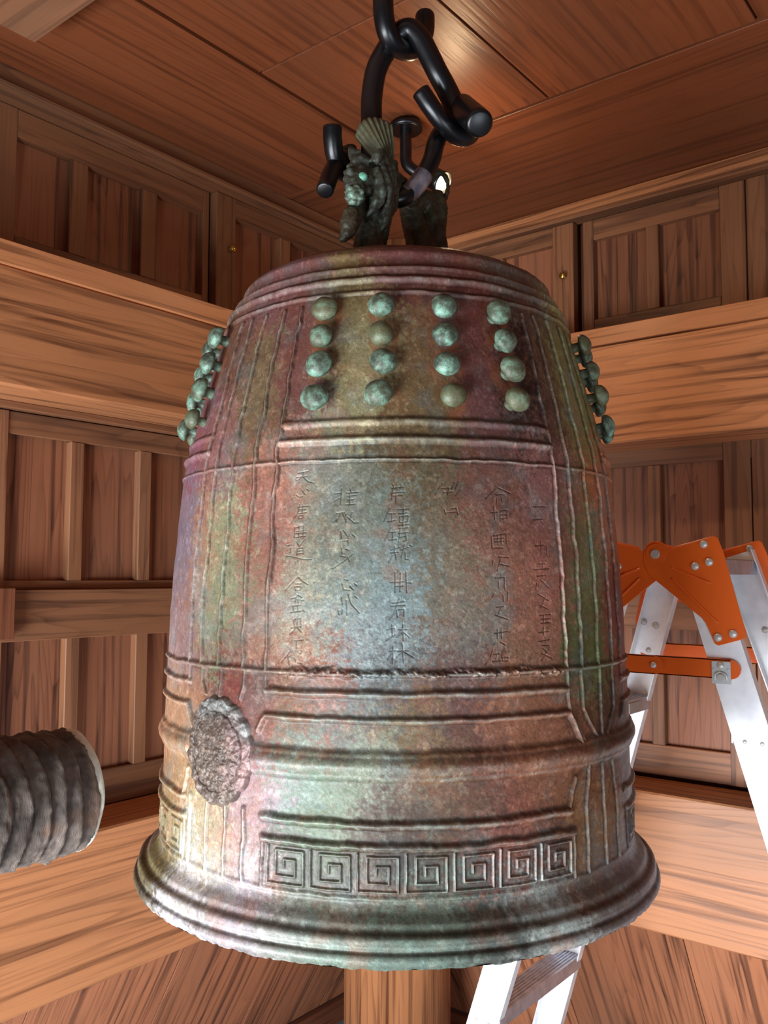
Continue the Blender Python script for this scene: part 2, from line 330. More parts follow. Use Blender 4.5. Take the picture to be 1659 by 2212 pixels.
# ================================================================== BELL
BC = Vector((-.7337, .9496)); FA = math.radians(-52.3078)      # axis of the bell, direction bell -> viewer
bell = empty('temple_bell', (BC.x, BC.y, EYE-.39), label='large weathered bronze temple bell with green, grey and rust-red patina hanging from black iron', cat='bell')
BO = Vector(bell.location)
PR = np.array([(.412, .001), (.410, .08), (.404, .13), (.396, .165), (.388, .188), (.380, .203), (.372, .2105), (.364, .2100), (.357, .2125), (.350, .2185), (.336, .2265), (.30, .2385), (.25, .2525), (.20, .2655), (.167, .274), (.15, .279), (.125, .2835), (.069, .2885), (.013, .294), (-.0425, .2972), (-.0976, .299), (-.14, .3005), (-.18, .302), (-.23, .3025), (-.27, .304), (-.30, .3045), (-.326, .3055), (-.332, .3085), (-.339, .318), (-.347, .3265), (-.355, .332), (-.364, .3355), (-.372, .335), (-.3765, .331)])
SEGL = np.hypot(np.diff(PR[:, 0]), np.diff(PR[:, 1])); UU = np.concatenate([[0], np.cumsum(SEGL)])
uf = np.linspace(0, UU[-1], 2400); zf = np.interp(uf, UU, PR[:, 0]); rf = np.interp(uf, UU, PR[:, 1])
def gsm(a, n):
    k = np.hanning(n); k /= k.sum(); p = np.concatenate([2*a[0]-a[n:0:-1], a, 2*a[-1]-a[-2:-n-2:-1]]); return np.convolve(p, k, 'same')[n:-n]
zf = gsm(zf, 27); rf = gsm(rf, 27)
tz = np.gradient(zf, uf); tr = np.gradient(rf, uf); nl = np.hypot(tz, tr); nrf = -tz/nl; nzf = tr/nl
def u_of_z(z): return np.interp(-np.asarray(z), -zf, uf)
def R_of_z(z): return np.interp(-np.asarray(z), -zf, rf)
# 2-D value noise
class Noise:
    def __init__(s, seed, n=256): s.g = np.random.RandomState(seed).rand(n, n).astype(np.float32); s.n = n
    def __call__(s, x, y):
        x0 = np.floor(x); y0 = np.floor(y); fx = x-x0; fy = y-y0; fx = fx*fx*(3-2*fx); fy = fy*fy*(3-2*fy)
        i = x0.astype(int) % s.n; j = y0.astype(int) % s.n; i1 = (i+1) % s.n; j1 = (j+1) % s.n; g = s.g
        return (g[i, j]*(1-fx)+g[i1, j]*fx)*(1-fy)+(g[i, j1]*(1-fx)+g[i1, j1]*fx)*fy-.5
    def fbm(s, x, y, f, o=4, gain=.55):
        a = 1.; t = 0
        for k in range(o): t = t+a*s(x*f+17.3*k, y*f+5.1*k); f *= 2.03; a *= gain
        return t
NA, NB, NC, ND = Noise(1), Noise(2), Noise(3), Noise(4)
DEG = math.pi/180
STRIP = {}
def ridge_prof(d, w):                       # rounded ridge of half width w
    t = np.clip(1-np.abs(d)/w, 0, 1); return t*t*(3-2*t)
# ridges: (points [(deg, z)], half width, height, wobble)
RID = []
def rid(pts, w=.0027, h=.0027, wob=.0006): RID.append((pts, w, h, wob))
EDGE = [(-27, 38.2)]
for k in (-90, 0, 90, 180):                                    # four fields round the bell
    a, b = -27+k, 38.2+k
    rid([(a+.5, .163), (b-.5, .163)], .0065, .0030); rid([(a+.3, .143), (b-.3, .143)], .0065, .0042)
    rid([(a, -.1215), (b, -.1215)], .0055, .0042, .001); rid([(a, -.101), (a, -.1215)]); rid([(b, -.101), (b, -.1215)])
    rid([(a-1.6, -.163), (a, -.147), (b, -.147), (b+3.8, -.180)], .0050, .0040)
    rid([(a, -.2495), (b-.5, -.2495)], .0062, .0050, .001); rid([(b+1.4, -.217), (b-1, -.2495)], .0035, .003)
    rid([(a, -.271), (b+.3, -.271)], .0060, .0048, .001)
    rid([(a, -.271), (a, -.3185)], .0028, .002); rid([(b+.2, -.271), (b+.2, -.3185)], .0028, .0022)
    for t in (0, 5.0, 11.6, 18.8, 25.0):                       # the upright band between two fields
        x = 37.9+k+t; dy = (t-12.5)*.0 
        rid([(x, .305), (x, .121), (x, -.101)], .0025, .0032, .0013)
    if k != -90:
        rid([(42.8+k, -.101), (42.9+k, -.145), (47.5+k, -.178)]); rid([(50+k, -.101), (49.6+k, -.183)])
        rid([(56.5+k, -.101), (56.3+k, -.15), (51.5+k, -.180)]); rid([(b, -.101), (b+.3, -.147), (43+k, -.178)])
        rid([(44.5+k, -.205), (42.9+k, -.25), (43.1+k, -.318)]); rid([(49.6+k, -.203), (49.8+k, -.318)]); rid([(54+k, -.205), (56.2+k, -.25), (56.2+k, -.318)])
    else:
        for x0, x1_ in ((-46, -44.5), (-39.4, -39.6), (-32.6, -33.6)): rid([(x0, -.101), (x0, -.118), (x1_, -.132)])
        for x in (-49.2, -42.6, -36.8, -31.7): rid([(x, -.245), (x, -.319)], .0034, .003, .001)
for z, w_, h_ in ((.349, .005, .0030), (.333, .0065, .0042), (.316, .0045, .0030), (.121, .0028, .0022), (-.101, .0042, .0034)):
    rid([(-181, z), (181, z)], w_, h_, .0008)
rid([(-181, -.3205), (181, -.3205)], .004, .0012)
# fret pattern
nf = 7; fa, fb = -26.4, 37.9; cw = (fb-fa)/nf
SP = [(.09, 1.0), (.09, .03), (.93, .03), (.93, .92), (.29, .92), (.29, .24), (.74, .24), (.74, .68), (.48, .68), (.48, .46)]
for k in (-90, 0, 90, 180):
    for i in range(nf):
        P = [(fa+k+(i+x)*cw, -.3145+y*.0375) for x, y in SP]
        if i % 2: P = [(fa+k+(i+1-x)*cw, z) for (x, y), (_, z) in zip(SP, P)] if False else P
        rid(P, .0017, .0026, .0003)
STROKES = [[[-21.76,0.1089],[-19.31,0.1106]],[[-22.19,0.1045],[-19.49,0.1053]],[[-20.47,0.1095],[-20.65,0.1048],[-22.02,0.1008]],[[-20.53,0.1047],[-19.43,0.0998],[-18.03,0.0976]],[[-22.88,0.0823],[-22.85,0.0801]],[[-21.96,0.0853],[-21.34,0.0831],[-20.42,0.0835]],[[-20.6,0.0904],[-19.86,0.0855]],[[-19.45,0.0913],[-18.98,0.0896]],[[-21.34,0.0725],[-18.93,0.0732]],[[-21.02,0.0751],[-21.28,0.0672],[-23.0,0.0542]],[[-21.19,0.0693],[-19.58,0.0702]],[[-20.32,0.0745],[-20.32,0.065]],[[-21.25,0.0651],[-19.31,0.0665]],[[-21.11,0.063],[-21.07,0.0598],[-20.04,0.0608],[-20.08,0.0634],[-21.11,0.063]],[[-21.89,0.0504],[-21.86,0.0394]],[[-21.76,0.0499],[-19.84,0.0523]],[[-20.86,0.0524],[-20.83,0.0399]],[[-21.36,0.0462],[-19.55,0.0471]],[[-19.83,0.0513],[-19.82,0.0409]],[[-21.8,0.0441],[-19.19,0.045]],[[-21.52,0.0399],[-19.15,0.0413]],[[-23.39,0.0312],[-22.57,0.0316]],[[-22.53,0.0285],[-22.46,0.0233]],[[-23.7,0.0202],[-22.42,0.0196],[-19.43,0.0164],[-17.56,0.0161]],[[-21.23,0.0352],[-20.61,0.031]],[[-19.44,0.0377],[-20.69,0.0284]],[[-20.92,0.0279],[-20.95,0.0211]],[[-20.8,0.0279],[-19.68,0.0289],[-19.5,0.0221]],[[-20.88,0.0253],[-19.76,0.0258]],[[-20.84,0.0222],[-19.61,0.0232]],[[-20.51,-0.0021],[-23.34,-0.0161]],[[-20.51,-0.0021],[-19.36,-0.0067],[-18.14,-0.0099]],[[-20.9,-0.0093],[-19.67,-0.0088]],[[-21.1,-0.0119],[-20.96,-0.016],[-19.85,-0.0154],[-19.87,-0.0118],[-21.1,-0.0119]],[[-21.9,-0.0248],[-20.67,-0.0232]],[[-20.78,-0.0242],[-20.86,-0.0278]],[[-20.25,-0.0211],[-19.35,-0.0236]],[[-20.33,-0.0252],[-20.19,-0.0293]],[[-19.54,-0.0267],[-19.01,-0.0256]],[[-21.5,-0.0324],[-19.73,-0.0313]],[[-21.27,-0.0324],[-21.22,-0.0385]],[[-20.28,-0.0313],[-20.23,-0.0379]],[[-21.89,-0.0391],[-19.04,-0.0368]],[[-19.15,-0.0353],[-18.76,-0.0383]],[[-21.17,-0.0467],[-20.9,-0.0558]],[[-20.94,-0.0461],[-19.52,-0.045],[-19.59,-0.0541]],[[-20.3,-0.0435],[-20.35,-0.0547]],[[-21.68,-0.0549],[-19.37,-0.0531]],[[-20.68,-0.0548],[-21.87,-0.0615]],[[-20.24,-0.0547],[-19.34,-0.0592]],[[-20.72,-0.068],[-18.87,-0.0672]],[[-20.39,-0.0679],[-20.35,-0.076]],[[-19.36,-0.0779],[-19.14,-0.0793],[-19.45,-0.0814]],[[-21.76,-0.0793],[-23.62,-0.0903]],[[-22.3,-0.0834],[-21.91,-0.093]],[[-20.73,-0.0862],[-20.5,-0.0892]],[[-19.94,-0.0906],[-19.18,-0.0914]],[[-13.07,0.0852],[-11.57,0.0866]],[[-11.6,0.0908],[-11.7,0.0736]],[[-13.23,0.0774],[-11.54,0.0819]],[[-10.4,0.086],[-7.99,0.0869]],[[-9.68,0.0906],[-9.55,0.0859]],[[-10.28,0.0828],[-8.39,0.0838]],[[-9.87,0.0859],[-9.7,0.0734]],[[-10.65,0.0735],[-8.56,0.0744]],[[-10.25,0.0787],[-8.79,0.0796]],[[-12.49,0.0643],[-10.81,0.0657]],[[-11.65,0.0642],[-12.43,0.056]],[[-11.23,0.0652],[-10.33,0.0553]],[[-10.49,0.0641],[-10.44,0.0553]],[[-9.14,0.0656],[-9.72,0.0579]],[[-10.26,0.061],[-8.67,0.0542],[-7.85,0.0547]],[[-12.25,0.0591],[-13.28,0.055]],[[-11.53,0.0456],[-11.27,0.0384]],[[-10.91,0.0466],[-10.04,0.0404]],[[-9.02,0.0424],[-8.39,0.0393]],[[-9.64,0.0424],[-10.0,0.0342]],[[-11.04,0.0353],[-9.81,0.0363],[-9.88,0.0311]],[[-11.2,0.0281],[-11.06,0.0209]],[[-10.37,0.0271],[-9.75,0.026]],[[-8.81,0.0219],[-11.11,0.0128],[-13.04,0.0067]],[[-9.92,0.0189],[-9.48,0.0138]],[[-11.36,0.0199],[-10.33,0.0189]],[[-10.92,-0.0085],[-10.59,-0.0146],[-9.18,-0.0156]],[[-9.3,-0.011],[-8.58,-0.015]],[[-8.4,-0.0085],[-7.79,-0.011]],[[-10.43,-0.0045],[-9.82,-0.005]],[[-10.97,-0.0222],[-10.73,-0.0297]],[[-11.61,-0.0363],[-11.39,-0.0403]],[[-10.71,-0.0347],[-10.89,-0.0398]],[[-9.94,-0.0257],[-9.79,-0.0407]],[[-9.57,-0.0196],[-8.93,-0.0296],[-7.32,-0.0386]],[[-8.16,-0.0216],[-7.75,-0.0236]],[[-0.97,0.0908],[1.49,0.0919]],[[-0.77,0.095],[-0.46,0.0908]],[[1.08,0.0939],[0.77,0.0908]],[[-1.17,0.0856],[1.69,0.0867]],[[-0.05,0.0856],[-0.14,0.0758]],[[-0.97,0.0825],[1.08,0.0835]],[[-0.77,0.0898],[-0.96,0.0783]],[[-1.36,0.0701],[-2.56,0.0556]],[[-1.56,0.0639],[-0.34,0.0644]],[[-0.95,0.0639],[-0.94,0.0556]],[[-1.75,0.0556],[-0.14,0.0572]],[[0.26,0.068],[2.7,0.0691]],[[0.47,0.0639],[2.29,0.065]],[[0.67,0.0608],[2.49,0.0619],[2.28,0.0557],[0.77,0.0546],[0.67,0.0608]],[[1.48,0.0701],[1.37,0.0505]],[[0.47,0.0516],[2.48,0.0531]],[[-1.14,0.0495],[-2.33,0.0362]],[[-1.34,0.0444],[-0.13,0.0449]],[[-0.73,0.0444],[-0.73,0.0362]],[[-1.53,0.0362],[0.07,0.0377]],[[0.47,0.0485],[2.48,0.0495]],[[0.47,0.0434],[2.27,0.0444]],[[0.87,0.0495],[0.47,0.0342]],[[1.87,0.0444],[2.07,0.0362],[1.47,0.0352]],[[0.67,0.0393],[1.87,0.0403]],[[-1.12,0.026],[0.67,0.0291]],[[-0.33,0.0301],[-0.32,0.023]],[[-1.12,0.023],[0.47,0.024]],[[-0.72,0.0209],[-1.5,0.0133]],[[-0.12,0.0219],[-0.02,0.0159]],[[0.87,0.026],[2.46,0.0291]],[[1.66,0.0321],[1.06,0.0179]],[[1.86,0.024],[1.85,0.0169],[2.64,0.0159]],[[2.76,0.0311],[3.16,0.0301]],[[-1.19,-0.0073],[1.45,-0.0063]],[[-0.22,0.0032],[-0.21,-0.0174]],[[0.87,0.0027],[0.77,-0.0164]],[[-0.01,-0.0113],[1.45,-0.0108]],[[1.95,0.0038],[2.13,-0.0178]],[[2.04,-0.0073],[3.02,-0.0078]],[[-0.69,-0.0284],[1.64,-0.0264]],[[0.67,-0.0234],[-0.49,-0.0394],[-1.36,-0.0453]],[[0.09,-0.0354],[0.29,-0.0428]],[[0.09,-0.0354],[1.64,-0.0343],[1.54,-0.0413]],[[-1.08,-0.0314],[1.84,-0.0303]],[[-1.83,-0.0553],[-0.29,-0.0533]],[[-0.77,-0.0503],[-0.67,-0.0612]],[[-2.02,-0.0667],[-0.1,-0.0602]],[[1.35,-0.0493],[1.45,-0.0662]],[[0.48,-0.0553],[2.22,-0.0547]],[[1.35,-0.0572],[0.1,-0.0632]],[[1.35,-0.0572],[2.6,-0.0632]],[[-1.24,-0.0771],[0.1,-0.0761]],[[-0.57,-0.0711],[-0.66,-0.0889]],[[-0.57,-0.0771],[-1.62,-0.085]],[[1.25,-0.0691],[1.45,-0.0884]],[[0.29,-0.0771],[2.41,-0.076]],[[1.35,-0.077],[0.1,-0.083]],[[1.35,-0.077],[3.37,-0.083]],[[9.73,0.097],[8.07,0.0841]],[[12.46,0.0978],[11.65,0.0908]],[[13.35,0.099],[12.53,0.0909]],[[9.9,0.0864],[11.85,0.0876]],[[11.22,0.0918],[10.75,0.0843]],[[9.49,0.0906],[11.0,0.0918]],[[13.62,0.09],[12.48,0.0834]],[[10.03,0.0683],[10.32,0.0636]],[[12.52,0.0707],[12.91,0.0633]],[[11.54,0.0695],[12.62,0.0707]],[[10.44,0.0652],[12.38,0.0664]],[[22.18,0.094],[19.2,0.0811]],[[22.3,0.0935],[25.2,0.0881]],[[21.61,0.0858],[23.56,0.0867]],[[21.82,0.0826],[21.75,0.0772]],[[23.04,0.0839],[23.08,0.0774]],[[21.11,0.0728],[21.07,0.0588]],[[20.22,0.0662],[21.89,0.0675]],[[22.5,0.0687],[22.37,0.0579]],[[22.62,0.0687],[24.22,0.07],[24.08,0.0592]],[[22.56,0.0644],[24.03,0.0651]],[[22.51,0.0601],[23.98,0.0613]],[[20.14,0.0417],[20.22,0.0289]],[[20.41,0.0417],[23.64,0.0447],[23.49,0.0334]],[[20.84,0.0385],[22.97,0.0398]],[[20.81,0.0353],[22.93,0.0366]],[[21.59,0.0428],[21.58,0.0322]],[[20.27,0.0289],[22.72,0.0291]],[[22.42,0.0429],[22.42,0.0333]],[[21.55,0.0195],[23.9,0.0191]],[[20.35,0.0152],[20.08,0.011]],[[21.7,0.0121],[23.79,0.0101]],[[21.99,0.0174],[21.18,0.0047]],[[20.67,-0.0026],[22.75,-0.0016]],[[22.75,-0.0016],[22.65,-0.0142]],[[21.33,-0.0058],[21.39,-0.0131]],[[20.34,-0.0183],[19.86,-0.0224]],[[23.45,-0.0173],[23.27,-0.0257]],[[22.26,-0.0204],[22.33,-0.0267]],[[20.69,-0.0329],[22.29,-0.0319]],[[21.82,-0.0329],[20.85,-0.0412]],[[20.4,-0.0412],[23.11,-0.0455]],[[20.78,-0.0557],[20.73,-0.065]],[[21.68,-0.0558],[21.64,-0.0651]],[[20.08,-0.0598],[23.05,-0.058]],[[21.39,-0.0692],[22.51,-0.0719]],[[20.27,-0.0691],[19.93,-0.0711]],[[19.68,-0.0762],[19.1,-0.0843],[17.87,-0.0923]],[[19.77,-0.0813],[21.11,-0.0805]],[[20.43,-0.0814],[20.29,-0.0886]],[[19.52,-0.0885],[21.3,-0.0877]],[[22.37,-0.0755],[21.54,-0.0826]],[[22.59,-0.0776],[21.53,-0.0847]],[[21.76,-0.0847],[23.13,-0.0844],[22.99,-0.088],[21.75,-0.0883],[21.76,-0.0847]],[[31.23,0.0746],[34.72,0.0756]],[[30.68,0.0602],[33.55,0.0618]],[[33.06,0.0595],[33.43,0.0563]],[[30.72,0.0319],[33.24,0.0333]],[[33.95,0.0322],[33.86,0.0213]],[[32.48,0.0375],[32.17,0.0223]],[[31.44,0.0125],[33.11,0.0131]],[[30.03,0.0065],[34.18,0.0077]],[[32.63,0.0169],[32.33,0.0071]],[[30.74,-0.0004],[33.23,0.0007]],[[30.66,-0.0079],[30.32,-0.0143]],[[31.78,-0.0047],[33.63,-0.0123]],[[30.79,-0.0197],[33.45,-0.0263]],[[32.95,-0.0219],[31.43,-0.0336]],[[31.18,-0.0314],[33.32,-0.0359]],[[31.05,-0.0421],[34.1,-0.0413]],[[32.13,-0.0422],[32.06,-0.0507]],[[31.29,-0.0464],[34.05,-0.0456]],[[31.25,-0.0506],[34.01,-0.0499]],[[32.02,-0.055],[31.95,-0.0634]],[[30.64,-0.0601],[33.36,-0.0594]],[[30.31,-0.0695],[33.56,-0.068]],[[31.34,-0.0739],[33.51,-0.0744],[33.19,-0.0786]],[[31.57,-0.0771],[32.89,-0.0817]],[[31.27,-0.0824],[33.95,-0.0883]],[[33.49,-0.0765],[31.2,-0.0897]]]
def wob2(x, z): return NA.fbm(x, z, 45, 3), NB.fbm(x, z, 45, 3)
def relief(TH_, Z, eng=True):
    """height of the casting over its smooth profile at angle TH_ (deg) and height Z; grids"""
    Rz = R_of_z(Z); X = TH_*DEG*Rz; H = np.zeros_like(Z)
    w1, w2 = wob2(X, Z)
    th0, th1, z0, z1 = TH_.min(), TH_.max(), Z.min(), Z.max()
    cols = TH_[0]; rows = Z[:, 0]
    def seg(H, pa, pb, w, h, wb, op):
        m = (w+wb)*1.3; md = m/(.2*DEG)
        ta, tb = min(pa[0], pb[0])-md, max(pa[0], pb[0])+md; za, zb = min(pa[1], pb[1])-m, max(pa[1], pb[1])+m
        ci = np.where((cols >= ta) & (cols <= tb))[0]; ri = np.where((rows >= za) & (rows <= zb))[0]
        if len(ci) == 0 or len(ri) == 0: return
        s = (slice(ri[0], ri[-1]+1), slice(ci[0], ci[-1]+1)); rr = Rz[s]
        tm = (pa[0]+pb[0])/2; full = abs(pb[0]-pa[0]) > 300
        x = (TH_[s]-pa[0])*DEG*rr+w1[s]*wb*3; z = Z[s]-pa[1]+w2[s]*wb*2
        bx = (pb[0]-pa[0])*DEG*rr; bz = pb[1]-pa[1]; t = np.clip((x*bx+z*bz)/(bx*bx+bz*bz+1e-12), 0, 1)
        d = np.hypot(x-t*bx, z-t*bz)
        v = h*ridge_prof(d, w)
        H[s] = np.maximum(H[s], v) if op > 0 else np.minimum(H[s], -v)
    for pts, w_, h_, wb in RID:
        for pa, pb in zip(pts, pts[1:]): seg(H, pa, pb, w_, h_, wb, 1)
    # rope belt and soft mouldings
    dz = Z+.1925+w2*.0015; belt = ridge_prof(dz, .019)*.0075+ridge_prof(dz-.012, .004)*.0010+ridge_prof(dz+.012, .004)*.0010
    H = np.maximum(H, belt)
    H -= ridge_prof(Z-.3405, .004)*.0016; H -= ridge_prof(Z+.3435, .0045)*.0018; H += ridge_prof(Z+.3505, .005)*.0018; H -= ridge_prof(Z+.3595, .0045)*.0026; H += ridge_prof(Z+.368, .006)*.0012
    # broken casting fin under the inscription
    inx = ((TH_ > -22) & (TH_ < 38) & (Z < -.088) & (Z > -.112)); 
    fin = ridge_prof(Z+.1005+NC.fbm(X, Z*0, 60, 3)*.004, .0065)*(.0035+.008*np.clip(NB.fbm(X, Z, 110, 3), -.3, .5)); H = np.where(inx, np.maximum(H, fin), H)
    md = np.hypot((TH_+39.6)*DEG*Rz/.92, Z+.190); H = H*np.clip((md-.050)/.008, 0, 1)
    # uneven surface
    H += NC.fbm(X, Z, 12, 3)*.0014+ND.fbm(X, Z, 90, 3)*.0003+NA.fbm(X+3, Z, 380, 2)*.00022
    H += ridge_prof(Z+.3765, .006)*NB.fbm(X, Z, 110, 3)*.0022
    if eng:
        G = np.zeros_like(Z)
        for st in STROKES:
            for pa, pb in zip(st, st[1:]): seg(G, pa, pb, .00092, .00100, .0001, -1)
        return H+G, G
    return H, np.zeros_like(H)
# stain colours at places on the bell, some light and shade fitted in (deg, z, r, g, b)
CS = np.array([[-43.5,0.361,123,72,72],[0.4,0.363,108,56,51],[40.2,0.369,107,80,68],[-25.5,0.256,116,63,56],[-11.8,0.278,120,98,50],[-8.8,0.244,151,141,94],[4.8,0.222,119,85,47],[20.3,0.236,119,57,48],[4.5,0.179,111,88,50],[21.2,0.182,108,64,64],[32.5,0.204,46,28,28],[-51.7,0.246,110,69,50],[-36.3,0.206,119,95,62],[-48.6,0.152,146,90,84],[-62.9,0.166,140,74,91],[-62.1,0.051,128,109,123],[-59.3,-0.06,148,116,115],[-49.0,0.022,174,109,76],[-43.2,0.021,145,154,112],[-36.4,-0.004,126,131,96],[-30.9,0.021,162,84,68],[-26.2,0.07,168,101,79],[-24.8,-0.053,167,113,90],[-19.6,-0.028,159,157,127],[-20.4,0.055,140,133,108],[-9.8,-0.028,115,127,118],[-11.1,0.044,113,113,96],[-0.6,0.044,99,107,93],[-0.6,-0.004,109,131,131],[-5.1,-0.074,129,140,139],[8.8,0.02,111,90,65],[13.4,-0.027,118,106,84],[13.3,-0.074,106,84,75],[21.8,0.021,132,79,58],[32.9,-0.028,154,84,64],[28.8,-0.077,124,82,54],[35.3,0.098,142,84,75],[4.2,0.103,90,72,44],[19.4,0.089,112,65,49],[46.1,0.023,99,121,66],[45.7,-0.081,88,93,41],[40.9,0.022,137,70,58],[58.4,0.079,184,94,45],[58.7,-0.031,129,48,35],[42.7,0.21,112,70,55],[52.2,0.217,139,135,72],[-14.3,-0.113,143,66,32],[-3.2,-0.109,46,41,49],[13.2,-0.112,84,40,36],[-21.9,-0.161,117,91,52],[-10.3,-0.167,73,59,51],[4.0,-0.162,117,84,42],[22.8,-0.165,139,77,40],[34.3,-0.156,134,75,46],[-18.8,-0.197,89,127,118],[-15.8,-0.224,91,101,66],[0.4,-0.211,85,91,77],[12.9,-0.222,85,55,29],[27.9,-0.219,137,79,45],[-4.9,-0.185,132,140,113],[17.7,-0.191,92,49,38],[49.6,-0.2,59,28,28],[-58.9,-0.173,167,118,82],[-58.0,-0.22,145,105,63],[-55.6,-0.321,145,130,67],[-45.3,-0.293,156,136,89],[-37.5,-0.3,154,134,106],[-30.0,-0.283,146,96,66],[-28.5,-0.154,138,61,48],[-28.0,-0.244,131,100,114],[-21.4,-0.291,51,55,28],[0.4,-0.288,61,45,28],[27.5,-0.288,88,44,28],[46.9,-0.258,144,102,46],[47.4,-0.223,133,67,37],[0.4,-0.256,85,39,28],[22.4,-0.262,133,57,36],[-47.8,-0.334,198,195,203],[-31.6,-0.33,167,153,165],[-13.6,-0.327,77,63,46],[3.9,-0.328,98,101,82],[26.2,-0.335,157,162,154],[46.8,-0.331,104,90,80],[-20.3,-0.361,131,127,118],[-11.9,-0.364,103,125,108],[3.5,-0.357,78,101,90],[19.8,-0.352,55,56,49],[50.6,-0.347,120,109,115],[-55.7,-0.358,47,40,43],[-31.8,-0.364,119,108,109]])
def stain_shade(TH_, Z):
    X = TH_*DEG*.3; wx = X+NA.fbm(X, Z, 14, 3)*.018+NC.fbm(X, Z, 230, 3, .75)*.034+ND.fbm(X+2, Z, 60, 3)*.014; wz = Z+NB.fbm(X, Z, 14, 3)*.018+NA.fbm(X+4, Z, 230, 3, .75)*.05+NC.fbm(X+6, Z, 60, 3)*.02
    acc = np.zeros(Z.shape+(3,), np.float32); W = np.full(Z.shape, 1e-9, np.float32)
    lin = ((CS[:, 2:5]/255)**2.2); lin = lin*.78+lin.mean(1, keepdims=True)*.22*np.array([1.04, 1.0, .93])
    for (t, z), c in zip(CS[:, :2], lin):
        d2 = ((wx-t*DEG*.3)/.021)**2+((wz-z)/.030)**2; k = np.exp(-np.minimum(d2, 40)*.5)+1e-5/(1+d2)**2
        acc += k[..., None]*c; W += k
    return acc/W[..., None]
def boxblur(a, n):
    for ax in (0, 1):
        p = np.pad(a, [(n, n) if i == ax else (0, 0) for i in range(2)], mode='edge'); c = np.cumsum(p, axis=ax)
        a = (np.take(c, range(2*n, c.shape[ax]), ax)-np.take(c, range(0, c.shape[ax]-2*n), ax))/(2*n)
        
    return a
def colour(TH_, Z, H, G, step):
    c = stain_shade(TH_, Z); X = TH_*DEG*.3
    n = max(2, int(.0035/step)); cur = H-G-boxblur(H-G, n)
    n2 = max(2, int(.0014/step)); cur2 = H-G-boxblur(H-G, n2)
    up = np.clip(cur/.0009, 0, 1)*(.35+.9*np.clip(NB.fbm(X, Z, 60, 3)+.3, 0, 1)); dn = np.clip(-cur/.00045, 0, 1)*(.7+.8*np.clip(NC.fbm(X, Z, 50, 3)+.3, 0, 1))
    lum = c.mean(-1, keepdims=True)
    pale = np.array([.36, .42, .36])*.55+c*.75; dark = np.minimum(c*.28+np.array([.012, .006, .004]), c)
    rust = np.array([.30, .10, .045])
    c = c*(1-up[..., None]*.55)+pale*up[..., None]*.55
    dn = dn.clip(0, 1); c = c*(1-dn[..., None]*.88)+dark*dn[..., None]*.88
    # mottling: grey-green bloom and rust freckles
    m1 = np.clip(NA.fbm(X, Z, 26, 5, .62)*2.4-.10, 0, 1)[..., None]*.38; gr = lum*1.25*np.array([.92, 1.06, 1.0]); c = c*(1-m1)+gr*m1
    m2 = np.clip(ND.fbm(X, Z, 32, 4, .6)*2.6-.35, 0, 1)[..., None]*.28; c = c*(1-m2)+(rust*(.4+1.2*lum*3))*m2
    m3 = np.clip(NB.fbm(X, Z, 150, 4, .7)*2.2-.25, 0, 1)[..., None]*.32; c = c*(1-m3)+c*.45*m3
    m4 = np.clip(NC.fbm(X+1, Z, 170, 4, .7)*2.4-.40, 0, 1)[..., None]*.55; c = c*(1-m4)+(c*1.7+np.array([.03, .045, .035]))*m4
    if TH_.shape[0] > 8 and Z.max() > .17 and Z.min() < .32:      # rust bled from the foot of each boss
        for k in (-90, 0, 90):
            for t in (-18.2, -3.5, 12.0, 27.6):
                for z in (.290, .2555, .2215, .184):
                    d = np.hypot((TH_-t-k)*DEG*.25, (Z-z)*.85); m5 = (ridge_prof(d-.012, .011)*np.clip(.45+NC.fbm(X, Z, 45, 3)*1.6, 0, 1))[..., None]*.75; c = c*(1-m5)+np.array([.27, .085, .035])*m5
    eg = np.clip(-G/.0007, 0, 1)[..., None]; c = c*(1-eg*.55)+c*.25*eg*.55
    return np.clip(c, .004, .95)
def patch(name, t0, t1, z0, z1, dx, du, parent=bell, eng=False, extra=None):
    ua, ub = float(u_of_z(z1)), float(u_of_z(z0)); nu = max(4, int((ub-ua)/du)); nt = max(4, int((t1-t0)*DEG*.30/dx))
    u = np.linspace(ua, ub, nu+1); th = np.linspace(t0, t1, nt+1)
    z = np.interp(u, uf, zf); r = np.interp(u, uf, rf); nr = np.interp(u, uf, nrf); nz = np.interp(u, uf, nzf)
    TH_, Z = np.meshgrid(th, z)
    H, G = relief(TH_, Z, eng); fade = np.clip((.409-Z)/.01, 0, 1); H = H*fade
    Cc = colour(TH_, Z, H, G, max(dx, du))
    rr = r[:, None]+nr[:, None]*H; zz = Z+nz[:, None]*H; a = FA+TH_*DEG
    co = np.stack([rr*np.cos(a), rr*np.sin(a), zz+EYE-BO.z], -1).reshape(-1, 3)
    me = bpy.data.meshes.new(name); nv = len(co); nfc = nu*nt
    idx = np.arange(nv).reshape(nu+1, nt+1); q = np.stack([idx[:-1, :-1], idx[1:, :-1], idx[1:, 1:], idx[:-1, 1:]], -1).reshape(-1)
    me.vertices.add(nv); me.vertices.foreach_set('co', co.astype(np.float32).ravel())
    me.loops.add(nfc*4); me.loops.foreach_set('vertex_index', q.astype(np.int32)); me.polygons.add(nfc)
    me.polygons.foreach_set('loop_start', np.arange(0, nfc*4, 4, dtype=np.int32)); me.update(calc_edges=True)
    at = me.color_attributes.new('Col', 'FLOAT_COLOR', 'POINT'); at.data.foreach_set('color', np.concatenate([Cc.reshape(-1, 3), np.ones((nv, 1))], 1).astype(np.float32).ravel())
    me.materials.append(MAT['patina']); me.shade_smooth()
    o = bpy.data.objects.new(name, me); link(o, parent); return o
FINE, MID, LOW = .00058, .0011, .004
ZA, ZB, ZC_, ZD = .345, .132, -.1045, -.3225
